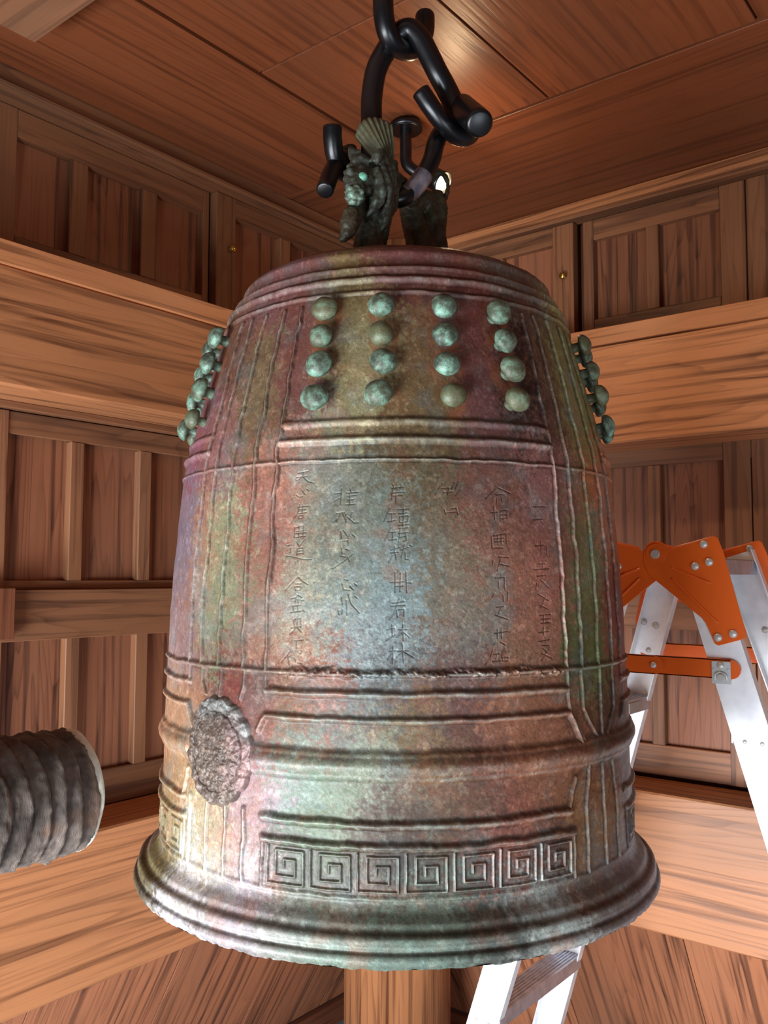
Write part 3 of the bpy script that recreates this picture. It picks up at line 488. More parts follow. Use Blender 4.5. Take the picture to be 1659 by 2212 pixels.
patch('shoulder', -100, 100, ZA, .4115, .0018, .0010); patch('shoulder', 100, 260, ZA, .4115, .008, .003)
patch('boss_field', -26.9, 38.1, .155, ZA, MID, MID)
patch('bell_wall', -26.9, 38.1, ZC_-.22+.052, ZC_, MID, MID).name = 'lower_panel'
patch('bell_wall', -26.9, 38.1, .132, .155, MID, MID)
patch('inscription_panel', -26.9, 38.1, ZC_, .132, FINE, FINE, eng=True)
patch('fret_panel', -26.9, 38.1, ZD, ZC_-.22+.052, .0007, .0007)
patch('upright_band', -53, -26.9, ZD, ZA, MID, MID); patch('upright_band', 38.1, 63, ZD, ZA, MID, MID)
patch('side_field', -85, -53, ZD, ZA, .0014, MID); patch('side_field', 63, 85, ZD, ZA, .0014, MID)
patch('rear_wall', 85, 275, ZD, ZA, .008, LOW)
patch('lip', -90, 90, -.3765, ZD, .0016, .0010); patch('lip', 90, 270, -.3765, ZD, .008, .003)
def inner():
    pts = [(.330, -.3765), (.318, -.380), (.300, -.378), (.285, -.36), (.275, -.30), (.262, -.1), (.245, .1), (.21, .28), (.17, .34), (.001, .36)]
    bm = bmesh.new(); n = 96; prev = None
    for r, z in pts:
        ring = [bm.verts.new((r*math.cos(2*math.pi*k/n), r*math.sin(2*math.pi*k/n), z+.39)) for k in range(n)]
        if prev:
            for k in range(n): bm.faces.new((prev[k], prev[(k+1) % n], ring[(k+1) % n], ring[k]))
        prev = ring
    mesh('inner_wall', bm, MAT['inner'], bell, smooth=True)
inner()
# bosses: mushroom-shaped nipples in rows of four
def bossmesh(seed):
    rs = np.random.RandomState(seed); bm = bmesh.new(); n = 26
    pr = [(.0076, -.004), (.0064, .003), (.0060, .0085), (.0090, .0098), (.0136, .0112), (.0148, .0135), (.0143, .0165), (.0126, .0198), (.0097, .0226), (.0060, .0246), (.0024, .0256), (.0001, .0259)]
    prev = None; ph = rs.rand(6)*6.28
    for i, (r, z) in enumerate(pr):
        ring = []
        for k in range(n):
            a = 2*math.pi*k/n; w = 1+.04*math.sin(2*a+ph[0])+.018*math.sin(5*a+ph[1]+i*.3)+rs.normal()*.003
            ring.append(bm.verts.new((r*w*math.cos(a), r*w*math.sin(a), z+rs.normal()*.00008)))
        if prev:
            for k in range(n): bm.faces.new((prev[k], prev[(k+1) % n], ring[(k+1) % n], ring[k]))
        prev = ring
    me = bpy.data.meshes.new('boss'); bm.to_mesh(me); bm.free(); me.materials.append(MAT['boss']); me.shade_smooth(); return me
BMS = [bossmesh(s) for s in range(5)]; q = 0
for k in (-90, 0, 90):
    for ti, t in enumerate((-18.2, -3.5, 12.0, 27.6)):
        for zi_, z in enumerate((.293, .2585, .2245, .1875)):
            tt = t+k+random.uniform(-.5, .5)+(.35*(zi_-1.5) if ti == 3 else 0); zz = z+random.uniform(-.0012, .0012)
            a = FA+tt*DEG; r = float(R_of_z(zz)); d = .004; sl = (float(R_of_z(zz-d))-float(R_of_z(zz+d)))/(2*d)
            nrm = Vector((math.cos(a), math.sin(a), sl)).normalized()
            o = bpy.data.objects.new('boss', BMS[q % 5]); q += 1; link(o, bell)
            o.location = Vector((r*math.cos(a), r*math.sin(a), zz+EYE-BO.z)); o.rotation_mode = 'QUATERNION'
            o.rotation_quaternion = nrm.to_track_quat('Z', 'Y') @ Matrix.Rotation(random.uniform(0, 6), 3, 'Z').to_quaternion(); s = random.uniform(.92, 1.06); o.scale = (s, s, random.uniform(.9, 1.05))
# striking medallion: a lotus rosette worn by the log
def medallion():
    nr_, na = 90, 340; Rm = .0585; tc_, zc_ = -39.6, -.190
    rr, aa = np.meshgrid(np.linspace(0, 1, nr_+1), np.linspace(0, 2*math.pi, na+1)[:-1], indexing='ij')
    lob = 1+.055*np.abs(np.sin(aa*8))**.6-.03+.012*np.sin(aa*3+1)
    x = rr*Rm*lob*np.cos(aa)*.92; y = rr*Rm*lob*np.sin(aa)
    Z = zc_+y; T = tc_+x/(R_of_z(Z)*DEG)
    edge = np.clip((1-rr)/.06, 0, 1)**.5
    pet = .0016*np.abs(np.sin(aa*8))*ridge_prof(rr-.84, .16)+.0012*np.abs(np.sin(aa*8+1.5))*ridge_prof(rr-.60, .12)
    sw = NA.fbm(x+5, y, 75, 4, .6)*.0028+np.abs(NB.fbm(x+2, y, 120, 3))*.003
    H = -.003+edge*(.0068+.003*(1-rr**2))+pet+sw*edge-.0022*ridge_prof(rr-.72, .03)
    R0 = R_of_z(Z)+H; a = FA+T*DEG
    co = np.stack([R0*np.cos(a), R0*np.sin(a), Z+EYE-BO.z], -1).reshape(-1, 3)
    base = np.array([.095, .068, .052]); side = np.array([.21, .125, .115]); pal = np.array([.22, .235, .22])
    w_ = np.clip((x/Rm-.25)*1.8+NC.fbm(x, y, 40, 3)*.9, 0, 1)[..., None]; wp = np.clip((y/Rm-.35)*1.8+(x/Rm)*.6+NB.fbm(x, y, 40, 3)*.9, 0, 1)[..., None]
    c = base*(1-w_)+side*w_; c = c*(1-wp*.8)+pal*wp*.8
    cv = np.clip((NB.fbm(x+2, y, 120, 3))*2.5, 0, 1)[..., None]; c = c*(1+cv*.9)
    me = bpy.data.meshes.new('striking_medallion'); idx = np.arange((nr_+1)*na).reshape(nr_+1, na)
    f = [(int(idx[i, j]), int(idx[i+1, j]), int(idx[i+1, (j+1) % na]), int(idx[i, (j+1) % na])) for i in range(nr_) for j in range(na)]
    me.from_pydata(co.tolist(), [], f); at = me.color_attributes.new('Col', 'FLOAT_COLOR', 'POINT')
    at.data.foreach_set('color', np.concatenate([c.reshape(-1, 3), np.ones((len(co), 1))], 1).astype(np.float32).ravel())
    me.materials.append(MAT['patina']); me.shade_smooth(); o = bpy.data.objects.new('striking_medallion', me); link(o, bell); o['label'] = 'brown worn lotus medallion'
medallion()
# dragon-headed crown.  h(): right, away, up measured from the bell axis
crR = Vector((math.cos(YAW), math.sin(YAW), 0)); crF = Vector((-math.sin(YAW), math.cos(YAW), 0))
def h(p): return crR*p[0]+crF*p[1]+Vector((0, 0, p[2]+EYE-BO.z))
def remeshed(name, bm, vox, mat, parent, disp=.0009, fs=120):
    me = bpy.data.meshes.new(name); bm.to_mesh(me); bm.free(); o = bpy.data.objects.new(name, me); COL.objects.link(o)
    md = o.modifiers.new('r', 'REMESH'); md.mode = 'VOXEL'; md.voxel_size = vox
    ms = o.modifiers.new('s', 'SMOOTH'); ms.factor = .5; ms.iterations = 3
    dg = bpy.context.evaluated_depsgraph_get(); me2 = bpy.data.meshes.new_from_object(o.evaluated_get(dg)); o.modifiers.clear(); o.data = me2; me2.name = name
    n = len(me2.vertices); co = np.zeros(n*3, np.float32); me2.vertices.foreach_get('co', co); co = co.reshape(-1, 3); no = np.zeros(n*3, np.float32); me2.vertices.foreach_get('normal', no); no = no.reshape(-1, 3)
    a = NA.fbm(co[:, 0]+co[:, 2]*.7, co[:, 2]-co[:, 1]*.6, fs, 3)+.5*NB.fbm(co[:, 1]+co[:, 2]*.5, co[:, 2], fs*1.7, 2)
    co += no*(a*disp*2)[:, None]; me2.vertices.foreach_set('co', co.ravel()); me2.update()
    me2.materials.clear(); me2.materials.append(mat); me2.shade_smooth(); o.parent = parent; return o
def tb(bm, pts, rad, seg=14, n=5): tube(bm, [h(p) for p in pts], rad, seg, n, .4)
bm = bmesh.new()
tb(bm, [(-.040, -.048, .400), (-.0385, -.048, .4266), (-.0375, -.048, .4597), (-.0351, -.048, .4916), (-.029, -.047, .5259), (-.0265, -.045, .548)], [.0235, .0225, .019, .0185, .021, .015])
tb(bm, [(-.0300, -.055, .526), (-.0440, -.076, .516), (-.0545, -.089, .506), (-.0575, -.093, .500)], [.022, .019, .014, .010])
tb(bm, [(-.0600, -.092, .5204), (-.052, -.085, .528), (-.042, -.074, .536), (-.034, -.065, .548)], [.0075, .009, .009, .008])
tb(bm, [(-.0575, -.085, .536), (-.0555, -.088, .5400), (-.0470, -.086, .5430), (-.0390, -.082, .5395)], [.005, .006, .006, .005])
for p, r in (((-.0621, -.0949, .5204), .0068), ((-.066, -.093, .512), .006), ((-.0655, -.093, .503), .0058), ((-.0545, -.098, .5015), .006), ((-.046, -.096, .4975), .0062), ((-.040, -.090, .4990), .0065), ((-.062, -.088, .5310), .0055), ((-.037, -.086, .514), .0075), ((-.0665, -.088, .522), .005)): blob(bm, h(p), r)
tb(bm, [(-.0575, -.0799, .546), (-.0600, -.0799, .5558), (-.0605, -.078, .563)], [.007, .0062, .003]); tb(bm, [(-.0520, -.081, .547), (-.0500, -.08, .556)], [.005, .003])
tb(bm, [(-.0300, -.086, .5400), (-.0269, -.0869, .5455), (-.0235, -.084, .552), (-.0270, -.08, .556)], [.0062, .0072, .006, .003])
tb(bm, [(-.0528, -.0799, .485), (-.0594, -.0900, .462), (-.0625, -.0930, .4480)], [.010, .0135, .0115])
mn = [[(-.0148, -.0599, .5638), (-.0067, -.0599, .5319), (-.0071, -.0499, .5045), (-.0139, -.0499, .4725), (-.0163, -.0499, .440)], [(-.0227, -.0759, .5454), (-.0141, -.0759, .5163), (-.0128, -.0669, .4957), (-.0201, -.0669, .4768)], [(-.0286, -.0829, .5301), (-.0207, -.0829, .5055), (-.0225, -.0769, .4882), (-.031, -.0769, .4757)], [(-.0051, -.0299, .5656), (-.0006, -.0299, .5329), (-.0038, -.0299, .5002)], [(-.0180, -.070, .556), (-.0105, -.069, .525), (-.0100, -.060, .498), (-.0170, -.060, .470), (-.0200, -.058, .458)], [(-.030, -.079, .5101), (-.027, -.081, .4955), (-.0325, -.077, .4802), (-.041, -.074, .4697)], [(-.010, -.045, .560), (-.003, -.044, .53), (-.0045, -.042, .50), (-.012, -.04, .478)]]
for s_ in mn: tb(bm, s_, [.0055]+[.0058]*(len(s_)-2)+[.0022])
remeshed('dragon_head', bm, .0015, MAT['dragon'], bell, .0007, 150)
bm = bmesh.new()
tb(bm, [(-.0600, -.0945, .466), (-.0625, -.0975, .4520), (-.0650, -.0980, .440), (-.0700, -.098, .4325), (-.0735, -.097, .4300)], [.011, .0125, .0100, .0062, .0045])
tb(bm, [(-.0540, -.101, .466), (-.0560, -.104, .452), (-.0600, -.104, .438)], [.003, .004, .002]); tb(bm, [(-.0655, -.102, .466), (-.068, -.104, .452), (-.068, -.103, .438)], [.003, .004, .002])
remeshed('beard', bm, .0014, MAT['dragon'], bell, .0006, 180)
bm = bmesh.new(); blob(bm, h((-.0563, -.0975, .4867)), .0122)
for i in range(16): a = i*2.4; blob(bm, h((-.0563+.010*math.cos(a), -.0985-.006*abs(math.sin(i)), .4867+.010*math.sin(a))), .0035, sub=2)
remeshed('jewel', bm, .0013, MAT['boss'], bell, .0009, 220)
bm = bmesh.new(); blob(bm, h((-.0455, -.0965, .5135)), .0062); mesh('eye', bm, MAT['eye'], bell, smooth=True)
# fan crest with ribs
def crest():
    bm = bmesh.new(); n, m = 54, 22; base = Vector((.0000, -.052, .529)); front = []; back = []
    grid = []
    for i in range(n+1):
        a = math.radians(172-i/n*112); row = []
        for j in range(m+1):
            t = j/m; ln_ = .095*(1-.24*abs((i/n-.42))**1.6*2); rad = t*ln_
            bend = -.010*math.sin(t*math.pi)*(1-i/n)
            ang = math.radians(114)+(a-math.radians(116))*.33*(.45+.55*min(1, t*1.6))
            x = base.x+rad*math.cos(ang)+bend*.2; z = base.z+rad*math.sin(ang)
            rb = .0016*math.cos(i/n*2*math.pi*8)*min(1, t*2)*(.35 if i/n < .4 else 1)
            bulge = .010*math.sin(i/n*math.pi)*math.sin(min(1, t*1.02)*math.pi)**.5
            row.append((x, base.y-.004-bulge-rb, z))
        grid.append(row)
    vf = [[bm.verts.new(h(p)) for p in r] for r in grid]; vb = [[bm.verts.new(h((p[0], base.y+.008, p[2]))) for p in r] for r in grid]
    for i in range(n):
        for j in range(m):
            bm.faces.new((vf[i][j], vf[i][j+1], vf[i+1][j+1], vf[i+1][j])); bm.faces.new((vb[i][j], vb[i+1][j], vb[i+1][j+1], vb[i][j+1]))
        bm.faces.new((vf[i][m], vb[i][m], vb[i+1][m], vf[i+1][m]))
    for j in range(m): bm.faces.new((vf[0][j], vb[0][j], vb[0][j+1], vf[0][j+1])); bm.faces.new((vf[n][j], vf[n][j+1], vb[n][j+1], vb[n][j]))
    bmesh.ops.recalc_face_normals(bm, faces=bm.faces[:]); mesh('crest', bm, MAT['crest'], bell, smooth=True)
MAT['crest'] = patina('bronze_crest', ((56, 64, 56), (80, 94, 82), (112, 136, 120)))
crest()
bm = bmesh.new()
tb(bm, [(.0400, .0480, .400), (.0377, .0480, .4639), (.0296, .0480, .4998), (.0213, .0451, .5289), (.0259, .0401, .546)], [.027, .0235, .0195, .017, .014])
tb(bm, [(.020, .040, .53), (.034, .05, .545), (.050, .062, .540), (.058, .07, .525)], [.014, .02, .019, .013])
for s_ in ([(.0620, .066, .400), (.0605, .0660, .450), (.0600, .0660, .49), (.0576, .0651, .5322)], [(.0700, .0501, .400), (.0690, .0501, .4600), (.0640, .0501, .50), (.0672, .0501, .5346), (.0640, .0501, .556)], [(.0560, .046, .410), (.0600, .046, .44), (.0540, .046, .47), (.0600, .046, .505), (.0560, .048, .535)], [(.0510, .046, .50), (.0530, .046, .52), (.046, .046, .545)], [(.0740, .056, .405), (.0720, .056, .430), (.0760, .058, .415)]): tb(bm, s_, [.006]+[.0085]*(len(s_)-2)+[.004])
tb(bm, [(.0540, .055, .52), (.0600, .058, .545), (.0600, .058, .562)], [.016, .014, .008])
tb(bm, [(.0520, .056, .575), (.0600, .056, .590), (.0700, .056, .588), (.0760, .056, .572), (.0730, .056, .552)], [.003, .0036, .0036, .0036, .003])
tb(bm, [(-.0272, -.0399, .5262), (-.0049, -.0099, .5480), (.0222, .0301, .5402)], [.014, .013, .014])
remeshed('dragon_head', bm, .0017, MAT['dragon'], bell, .0007, 140)['label'] = 'rear dragon head facing away, with curled mane'
# ================================================================== IRON HANGER
hg = empty('iron_hanger', (BC.x, BC.y, EYE+.40), label='black painted iron hook, yoke and shackles holding the bell from the ceiling', cat='hanger')
HO = Vector(hg.location)
def hh(p): return crR*p[0]+crF*p[1]+Vector((0, 0, p[2]+EYE-HO.z))
def bar(name, pts, r, seg=28, n=8, mat='iron', parent=hg):
    bm = bmesh.new(); tube(bm, [hh(p) for p in pts], r, seg, n); return mesh(name, bm, MAT[mat], parent, smooth=True)
bar('hook', [(-.0224, -.0499, 1.0), (-.0216, -.0499, .879), (-.0201, -.0499, .8182), (-.0200, -.0479, .786), (-.0187, -.0439, .764), (-.0130, -.0349, .7451), (-.0011, -.0199, .7377), (.0158, .0001, .744), (.0310, .0201, .7651), (.0403, .0351, .7948), (.0415, .0401, .8209)], .0143)
bar('yoke', [(-.0357, .0, .56), (-.0357, -.002, .5835), (-.0358, -.0099, .6355), (-.0355, -.0099, .6695), (-.0295, -.0099, .7083), (-.0164, -.0099, .7361), (-.0011, -.0159, .7551), (.0163, -.0199, .7618), (.0317, -.0189, .7486), (.0439, -.0149, .7284), (.0562, -.0099, .7063), (.0723, .0001, .6823), (.0855, .0001, .6526), (.0940, .0001, .6374)], .0150)
bar('shackle', [(-.0874, -.0599, .5988), (-.0872, -.0549, .583), (-.0843, -.0449, .5662), (-.076, -.0299, .5536), (-.0639, -.0099, .5586), (-.049, .0001, .5747)], .0128)
bar('shackle', [(.0325, -.0399, .6595), (.0471, -.0349, .6401), (.0638, -.0249, .6232), (.0823, -.0099, .6143), (.1008, .0001, .6183), (.1107, .0101, .6419)], .0130)
bar('shackle_pin', [(-.0954, -.0799, .5035), (-.0876, -.0499, .5441), (-.0744, -.0199, .5762)], .0118)
bar('shackle_pin', [(.0921, .0001, .6595), (.1085, -.0699, .600)], .0185)
lk = bar('sling', [(.0863, .0101, .6395), (.0640, .0101, .628), (.0545, .0001, .6068), (.0489, .0001, .584), (.0366, -.0049, .5567), (.0211, -.0099, .5342), (-.0007, -.0149, .5196), (-.0267, -.0099, .5251), (-.0488, .0001, .5475), (-.0622, .0001, .5747), (-.0689, .0001, .5974)], .0128)
tp = bar('tape', [(.0375, -.0040, .5590), (.0277, -.0079, .5429), (.0178, -.0099, .5315), (.0120, -.0115, .5275)], .0138, mat='tape', parent=lk); tp['label'] = 'silver tape wrapped round the sling'
cyl('ceiling_plate', hh((-.0224, -.0499, .99)), (0, 0, 1), .045, .012, MAT['iron'], hg, 32)
# ================================================================== SPOT LAMP above and behind the bell
def rfu(p): return Vector((0, 0, EYE))+crR*p[0]+crF*p[1]+Vector((0, 0, p[2]))
lp0 = rfu((.0460, 1.87, .982)); lamp = empty('ceiling_lamp', lp0, label='small black ceiling spotlight with a round base behind the hanging iron', cat='lamp')
cyl('base', (0, 0, 0), (0, 0, 1), .036, .016, MAT['iron'], lamp, 32, .002)
bm = bmesh.new(); tube(bm, [(0, 0, 0), (0, 0, -.05), Vector(crR)*.004+Vector((0, 0, -.085)), Vector(crR)*.040+Vector((0, 0, -.112))], .013, 14, 6); mesh('arm', bm, MAT['iron'], lamp, smooth=True)
hc = Vector(crR)*.060+Vector((0, 0, -.114)); aim = (Vector((.25, 1.7, EYE-.1))-(lp0+hc)).normalized()
def head():
    bm = bmesh.new(); n = 28; prev = None
    for r, z in ((.004, -.035), (.018, -.034), (.023, -.028), (.024, .02), (.026, .032), (.0235, .031), (.021, .0)):
        ring = [bm.verts.new((r*math.cos(2*math.pi*k/n), r*math.sin(2*math.pi*k/n), z)) for k in range(n)]
        if prev:
            for k in range(n): bm.faces.new((prev[k], prev[(k+1) % n], ring[(k+1) % n], ring[k]))
        prev = ring
    o = mesh('lamp_head', bm, MAT['iron'], lamp, smooth=True, loc=hc); o.rotation_mode = 'QUATERNION'; o.rotation_quaternion = aim.to_track_quat('Z', 'Y')
    bm = bmesh.new(); blob(bm, (0, 0, .022), .019, (1, 1, .75)); b = mesh('bulb', bm, MAT['bulb'], o, smooth=True)
head()
pl = bpy.data.lights.new('lamp_light', 'POINT'); pl.energy = 2.0; pl.color = (1, .72, .42); pl.shadow_soft_size = .02
po = bpy.data.objects.new('lamp_light', pl); COL.objects.link(po); po.location = lp0+hc+aim*.065
sl_ = bpy.data.lights.new('lamp_spot', 'SPOT'); sl_.energy = 6.5; sl_.color = (1, .74, .46); sl_.spot_size = math.radians(125); sl_.spot_blend = .8; sl_.shadow_soft_size = .018
so_ = bpy.data.objects.new('lamp_spot', sl_); COL.objects.link(so_); so_.location = lp0+hc+aim*.045; so_.rotation_euler = aim.to_track_quat('-Z', 'Y').to_euler()
# ================================================================== STRIKING LOG
la = rfu((-.2905, .832, -.1990)); ld = Vector(crR)*.63+Vector(crF)*.777; ld.normalize()
def striker():
    o = empty('striking_log', la-ld*.9, label='bark-covered palm striking log with a pale cut rim, entering from the left edge', cat='striking log')
    rotq = ld.to_track_quat('Z', 'X'); Ln = .9
    n, m = 150, 520; Rb = .0560
    a = np.linspace(0, 2*math.pi, n+1)[:-1]; s = np.linspace(0, Ln-.004, m+1); A, Sg = np.meshgrid(a, s)
    ring = Sg+.004*np.sin(A+1.2)+.0035*NA(A*1.3+3, Sg*30)*2; per = ring/(.0170)+NA(A*.9+7, Sg*9)*.8+NB(A*.5+2, Sg*40)*.5; fr_ = per-np.floor(per)
    step = np.where(fr_ < .86, fr_*.0045, .0040*(1-(fr_-.86)/.14)); big = NB(np.floor(per)*1.7, A*.9)*.006
    fib = NC(Sg*500, A*14)*.0016+ND(Sg*170, A*45)*.0012
    Rr_ = Rb-.002+step+big*np.clip(fr_*1.3, 0, 1)+fib+np.exp(-((fr_-.85)/.06)**2)*NA(A*6, np.floor(per)*5.3)*.004; Rr_ *= 1-.03*np.clip((Sg-(Ln-.03))/.03, 0, 1)
    co = np.stack([Rr_*np.cos(A), Rr_*np.sin(A), Sg], -1).reshape(-1, 3); idx = np.arange((m+1)*n).reshape(m+1, n)
    f = np.stack([idx[:-1], np.roll(idx, -1, 1)[:-1], np.roll(idx, -1, 1)[1:], idx[1:]], -1).reshape(-1, 4)
    me = bpy.data.meshes.new('bark'); me.from_pydata(co.tolist(), [], f.tolist())
    base = np.array([.115, .085, .068]); c = base*(1+.45*NA.fbm(A*3, Sg*60, 1, 3)[..., None]*2)
    wd = .05+.16*np.clip(NC(A*.8+4, np.floor(per)*1.9)*2.2, 0, 1); e1 = (np.exp(-((fr_-.88)/wd)**2)*(.5+NB(A*2, np.floor(per)*3.1)*1.4).clip(0, 1))[..., None]; c = c*(1-e1*.9)+(np.array([.34, .25, .18])*(1-np.clip(NB(A*3, Sg*60)*2+.3, 0, 1))[..., None]+np.array([.19, .10, .065])*np.clip(NB(A*3, Sg*60)*2+.3, 0, 1)[..., None])*e1*.9; dk = np.exp(-((fr_-.03)/.05)**2)[..., None]; c = c*(1-dk*.7); dk2 = np.clip(NC(A*5, Sg*230)*3-.7, 0, 1)[..., None]; c = c*(1-dk2*.5)
    rd = np.clip(NB.fbm(A*1.2, Sg*22, 1, 3)*4-1.0, 0, 1)[..., None]*.6; c = c*(1-rd)+np.array([.20, .10, .06])*rd
    at = me.color_attributes.new('Col', 'FLOAT_COLOR', 'POINT'); at.data.foreach_set('color', np.concatenate([c.reshape(-1, 3).clip(.005, 1), np.ones((len(co), 1))], 1).astype(np.float32).ravel())
    m_, nt, N, Lk, P = newmat('palm_bark'); an = N.new('ShaderNodeAttribute'); an.attribute_name = 'Col'; Lk.new(an.outputs['Color'], P.inputs['Base Color']); P.inputs['Roughness'].default_value = .75
    tc = N.new('ShaderNodeTexCoord'); nn = N.new('ShaderNodeTexNoise'); mp = N.new('ShaderNodeMapping'); mp.inputs['Scale'].default_value = (260, 260, 900); Lk.new(tc.outputs['Object'], mp.inputs[0]); Lk.new(mp.outputs[0], nn.inputs[0]); nn.inputs['Scale'].default_value = 1; nn.inputs['Detail'].default_value = 4
    bp = N.new('ShaderNodeBump'); bp.inputs['Strength'].default_value = .6; bp.inputs['Distance'].default_value = .001; Lk.new(nn.outputs['Fac'], bp.inputs['Height']); Lk.new(bp.outputs[0], P.inputs['Normal'])
    me.materials.append(m_); me.shade_smooth(); b = bpy.data.objects.new('bark', me); link(b, o); b.rotation_mode = 'QUATERNION'; b.rotation_quaternion = rotq
    bm = bmesh.new(); nn_ = 96; prev = None; rs = np.random.RandomState(3); jit = [1+.012*math.sin(5*t+1)+.008*math.sin(9*t) for t in [2*math.pi*k/nn_ for k in range(nn_)]]
    for r, z in ((.0520, Ln-.008), (.0546, Ln-.0045), (.0552, Ln-.0008), (.0545, Ln+.0006), (.0001, Ln+.0006)):
        rg = [bm.verts.new((r*jit[k]*math.cos(2*math.pi*k/nn_), r*jit[k]*math.sin(2*math.pi*k/nn_), z)) for k in range(nn_)]
        if prev:
            for k in range(nn_): bm.faces.new((prev[k], prev[(k+1) % nn_], rg[(k+1) % nn_], rg[k]))
        prev = rg
    c_ = mesh('cut_end', bm, MAT['rim'], o, smooth=True); c_.rotation_mode = 'QUATERNION'; c_.rotation_quaternion = rotq; c_['label'] = 'pale cut wood end'
    # the ropes it hangs by, outside the view
    for t in (.12, .5):
        bm = bmesh.new(); p = ld*t; tube(bm, [p+Vector((0, 0, .06)), p+Vector((0, 0, .6)), p+Vector((0, 0, EYE+.985-la.z))], .006, 10, 3); mesh('rope', bm, MAT['rope'], o, smooth=True)
striker()
# ================================================================== STEPLADDER
ld0 = Vector((-.6159, 1.5801, EYE+.0397)); lad = empty('step_ladder', (ld0.x, ld0.y+.16, 0), label='aluminium stepladder with orange hinge brackets and stay bars standing at right behind the bell', cat='ladder')
LO = Vector(lad.location); TL = .31; WT, WB = .27, .42; HT = ld0.z
def side_off(s, far):                        # y of a side plane at drop s below the hinge
    wdt = WT+(WB-WT)*max(0, s)/HT; mid = ld0.y+WT/2; return mid+(wdt/2 if far else -wdt/2)
def railpt(s, lr, far, across=0.): return Vector((ld0.x+lr*(.068+TL*s)+across, side_off(s, far), ld0.z-s))-LO
def rail(lr, far):
    """C-section rail: broad web on the outer side, two thin flanges turned inwards"""
    a, b = railpt(-.005, lr, far), railpt(HT-.02, lr, far); d = (b-a).normalized(); n = Vector((0, 1 if far else -1, 0)); x = d.cross(n).normalized(); n = x.cross(d).normalized()
    if n.y*(1 if far else -1) < 0: n = -n
    w_, t_, fl_ = .064, .0022, .020; prof = [(-w_/2, 0), (w_/2, 0), (w_/2, -fl_), (w_/2-t_, -fl_), (w_/2-t_, -t_), (-w_/2+t_, -t_), (-w_/2+t_, -fl_), (-w_/2, -fl_)]
    bm = bmesh.new(); r0 = [bm.verts.new(a+x*u+n*v) for u, v in prof]; r1 = [bm.verts.new(b+x*u+n*v) for u, v in prof]
    for k in range(8): bm.faces.new((r0[k], r0[(k+1) % 8], r1[(k+1) % 8], r1[k]))
    for rg in (r0, r1): bm.faces.new((rg[0], rg[1], rg[4], rg[5])); bm.faces.new((rg[1], rg[2], rg[3], rg[4])); bm.faces.new((rg[5], rg[6], rg[7], rg[0]))
    bmesh.ops.recalc_face_normals(bm, faces=bm.faces[:]); o = mesh('rail', bm, MAT['alu'], lad)
    ft = mesh('foot', boxbm(.066, .03, .03, .004), MAT['iron'], o); ft.location = b+Vector((0, 0, -.002))
    return o
RA = {(lr, far): rail(lr, far) for lr in (-1, 1) for far in (0, 1)}
def rivet(p, ny, r=.0045, parent=lad, mat='steel', name='rivet'):
    bm = bmesh.new(); blob(bm, (0, 0, 0), r, (1, .55, 1), sub=2); return mesh(name, bm, MAT[mat], parent, smooth=True, loc=p)
def tread(lr, s, top=False):
    a, b = railpt(s, lr, 0), railpt(s, lr, 1); wd = .062 if not top else .058; ln_ = (b-a).length-.006; c = (a+b)/2
    bm = boxbm(wd, ln_, .004, 0)
    for dx in (-1, 1): bmesh.ops.create_cube(bm, size=1, matrix=Matrix.Translation((dx*(wd/2-.001), 0, -.012)) @ Matrix.Diagonal((.0025, ln_, .026, 1)))
    for k in range(7): bmesh.ops.create_cube(bm, size=1, matrix=Matrix.Translation((-wd/2+.008+k*(wd-.016)/6, 0, .003)) @ Matrix.Diagonal((.0022, ln_, .003, 1)))
    o = mesh('tread', bm, MAT['alu_dark'], lad, loc=c)
    return o
for lr in (-1, 1):
    for i, s in enumerate((.30, .60, .90, 1.20)):
        t = tread(lr, s)
        for far in (0, 1):
            for dx in (-.014, .014): rivet(railpt(s+.02, lr, far, dx)+Vector((0, (.0006 if far else -.0006), 0)), 0, .0038)
            if far:
                for dx in (-.014, .014): rivet(railpt(s+.02, lr, far, dx)+Vector((0, -.0026, 0)), 0, .0040)
    tread(lr, .012, True)
bm = boxbm(.002, .060, .020, 0); st = mesh('sticker', bm, MAT['sticker'], lad, loc=(railpt(.30, -1, 0)+railpt(.30, -1, 1))/2+Vector((.033, .06, -.012)))
FLARE = math.atan((WB-WT)/2/HT)
def plate(name, poly, y, th, mat, parent=lad, bead=None):
    bm = bmesh.new(); v0 = [bm.verts.new((px, 0, pz)) for px, pz in poly]; f = bm.faces.new(v0)
    r = bmesh.ops.extrude_face_region(bm, geom=[f]); 
    for v in r['geom']:
        if isinstance(v, bmesh.types.BMVert): v.co.y += th
    bmesh.ops.recalc_face_normals(bm, faces=bm.faces[:]); bmesh.ops.bevel(bm, geom=bm.edges[:], offset=.0008, segments=1, affect='EDGES')
    return mesh(name, bm, mat, parent, loc=(ld0.x-LO.x, y-LO.y, ld0.z-LO.z), rot=(FLARE if y > ld0.y+.1 else -FLARE, 0, 0))
def arc(cx, cz, r, a0, a1, n=8): return [(cx+r*math.cos(math.radians(a0+(a1-a0)*k/n)), cz+r*math.sin(math.radians(a0+(a1-a0)*k/n))) for k in range(n+1)]
K = .000205                                   # photo crop unit -> metres on the side plane
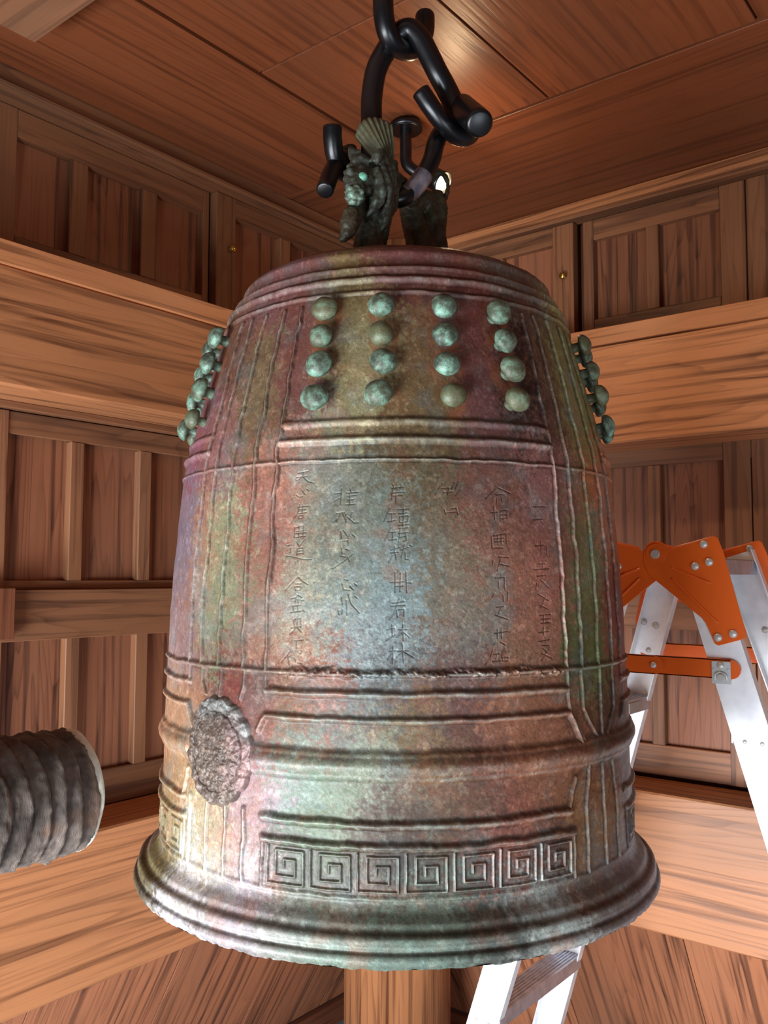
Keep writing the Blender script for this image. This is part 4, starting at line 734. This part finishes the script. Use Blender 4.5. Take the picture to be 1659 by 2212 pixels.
def bracket(far, lr):
    pts = [(-25, 120), (40, 105), (95, 70), (125, 25), (165, 55), (520, 148), (545, 135), (590, 20), (770, -660), (765, -715), (545, -785), (515, -770), (440, -600), (405, -555), (-60, -190), (-110, -90), (-115, 20), (-80, 90)]
    poly = [(lr*x*K, z*K) for x, z in pts]; y = ld0.y+WT if far else ld0.y
    yy = (y+.0005 if far else y-.0030)-(.0026 if (lr < 0) != bool(far) else 0)*(1 if not far else -1)*0
    o = plate('hinge_bracket', poly, y+(.001 if far else -.004)+(.002 if lr < 0 else 0)*(1 if not far else -1), .0022, MAT['orange'])
    yf = -.0006
    for rib in () if far else ([(150*lr, -130), (480*lr, -255)], [(150*lr, -220), (540*lr, -590)]):
        bm = bmesh.new(); tube(bm, [(rib[0][0]*K, yf, rib[0][1]*K), (((rib[0][0]+rib[1][0])/2)*K, yf-.001, (rib[0][1]+rib[1][1])/2*K), (rib[1][0]*K, yf, rib[1][1]*K)], .0022, 8, 4); mesh('rib', bm, MAT['orange'], o, smooth=True)
    for x, z in ((430, 80), (475, -75), (355, -110), (545, -715), (670, -680)):
        r_ = rivet((lr*x*K, -.002, z*K), 0, .0075, o)
    # bent top flange
    bm = boxbm(.0022, .010, .0022, 0); bm.free()
    bm = bmesh.new(); tube(bm, [(lr*170*K, .004, 58*K), (lr*340*K, .004, 100*K), (lr*515*K, .004, 146*K)], .0026, 8, 3); mesh('flange', bm, MAT['orange'], o, smooth=True)
for far in (0, 1):
    for lr in (-1, 1): bracket(far, lr)
    cyl('pivot', Vector((ld0.x, (ld0.y+WT if far else ld0.y)-.006, ld0.z))-LO, (0, 1, 0), .0085, .006, MAT['steel'], lad, 20, .001)
    cyl('pivot_boss', Vector((ld0.x, (ld0.y+WT if far else ld0.y)-.0035, ld0.z))-LO, (0, 1, 0), .020, .004, MAT['orange'], lad, 28, .001)
# stay bars
def stay(far):
    s = .200; y = side_off(s, far)+(.004 if far else -.008)-(.0 if far else 0); z = ld0.z-s; cxx = ld0.x
    def link_(x0, x1, yo, nm='stay_bar'):
        r = .0165; z_ = .0; pl_ = arc(x1-r, 0, r, -90, 90)+arc(x0+r, 0, r, 90, 270)
        bm = bmesh.new(); v = [bm.verts.new((a, 0, b)) for a, b in pl_]; f = bm.faces.new(v); rr_ = bmesh.ops.extrude_face_region(bm, geom=[f])
        for e in rr_['geom']:
            if isinstance(e, bmesh.types.BMVert): e.co.y += .003
        bmesh.ops.create_cube(bm, size=1, matrix=Matrix.Translation(((x0+x1)/2, .006, r-.0008)) @ Matrix.Diagonal((x1-x0-2*r, .012, .0018, 1)))
        bmesh.ops.create_cube(bm, size=1, matrix=Matrix.Translation(((x0+x1)/2, .006, -r+.0008)) @ Matrix.Diagonal((x1-x0-2*r, .012, .0018, 1)))
        bmesh.ops.recalc_face_normals(bm, faces=bm.faces[:]); return mesh(nm, bm, MAT['orange'], lad, loc=(cxx-LO.x, y+yo-LO.y, z-LO.z))
    e = .068+TL*s
    a = link_(-e-.02, .018, -.0055); b = link_(-.018, e+.020, 0)
    for o, x, yy in ((a, 0, -.002), (a, -e, -.002)): rivet((x, yy, 0), 0, .0058, o)
    if not far:
        pc = mesh('latch_plate', boxbm(.032, .002, .038, .004), MAT['galv'], b, loc=(e-.012, -.0022, -.006))
        rivet((0, -.002, .012), 0, .0065, pc); rivet((-.012, -.0015, .006), 0, .0018, pc); rivet((.012, -.0015, .006), 0, .0018, pc)
        bm = bmesh.new(); tube(bm, [(-.010, -.002, -.012), (-.009, -.003, -.003), (0, -.003, .001), (.009, -.003, -.003), (.010, -.002, -.012)], .0016, 8, 4); mesh('latch', bm, MAT['steel'], pc, smooth=True); cyl('latch_button', (0, -.003, -.008), (0, 1, 0), .006, .004, MAT['steel'], pc, 16)
    else: rivet((e, -.002, 0), 0, .0058, b)
stay(0); stay(1)
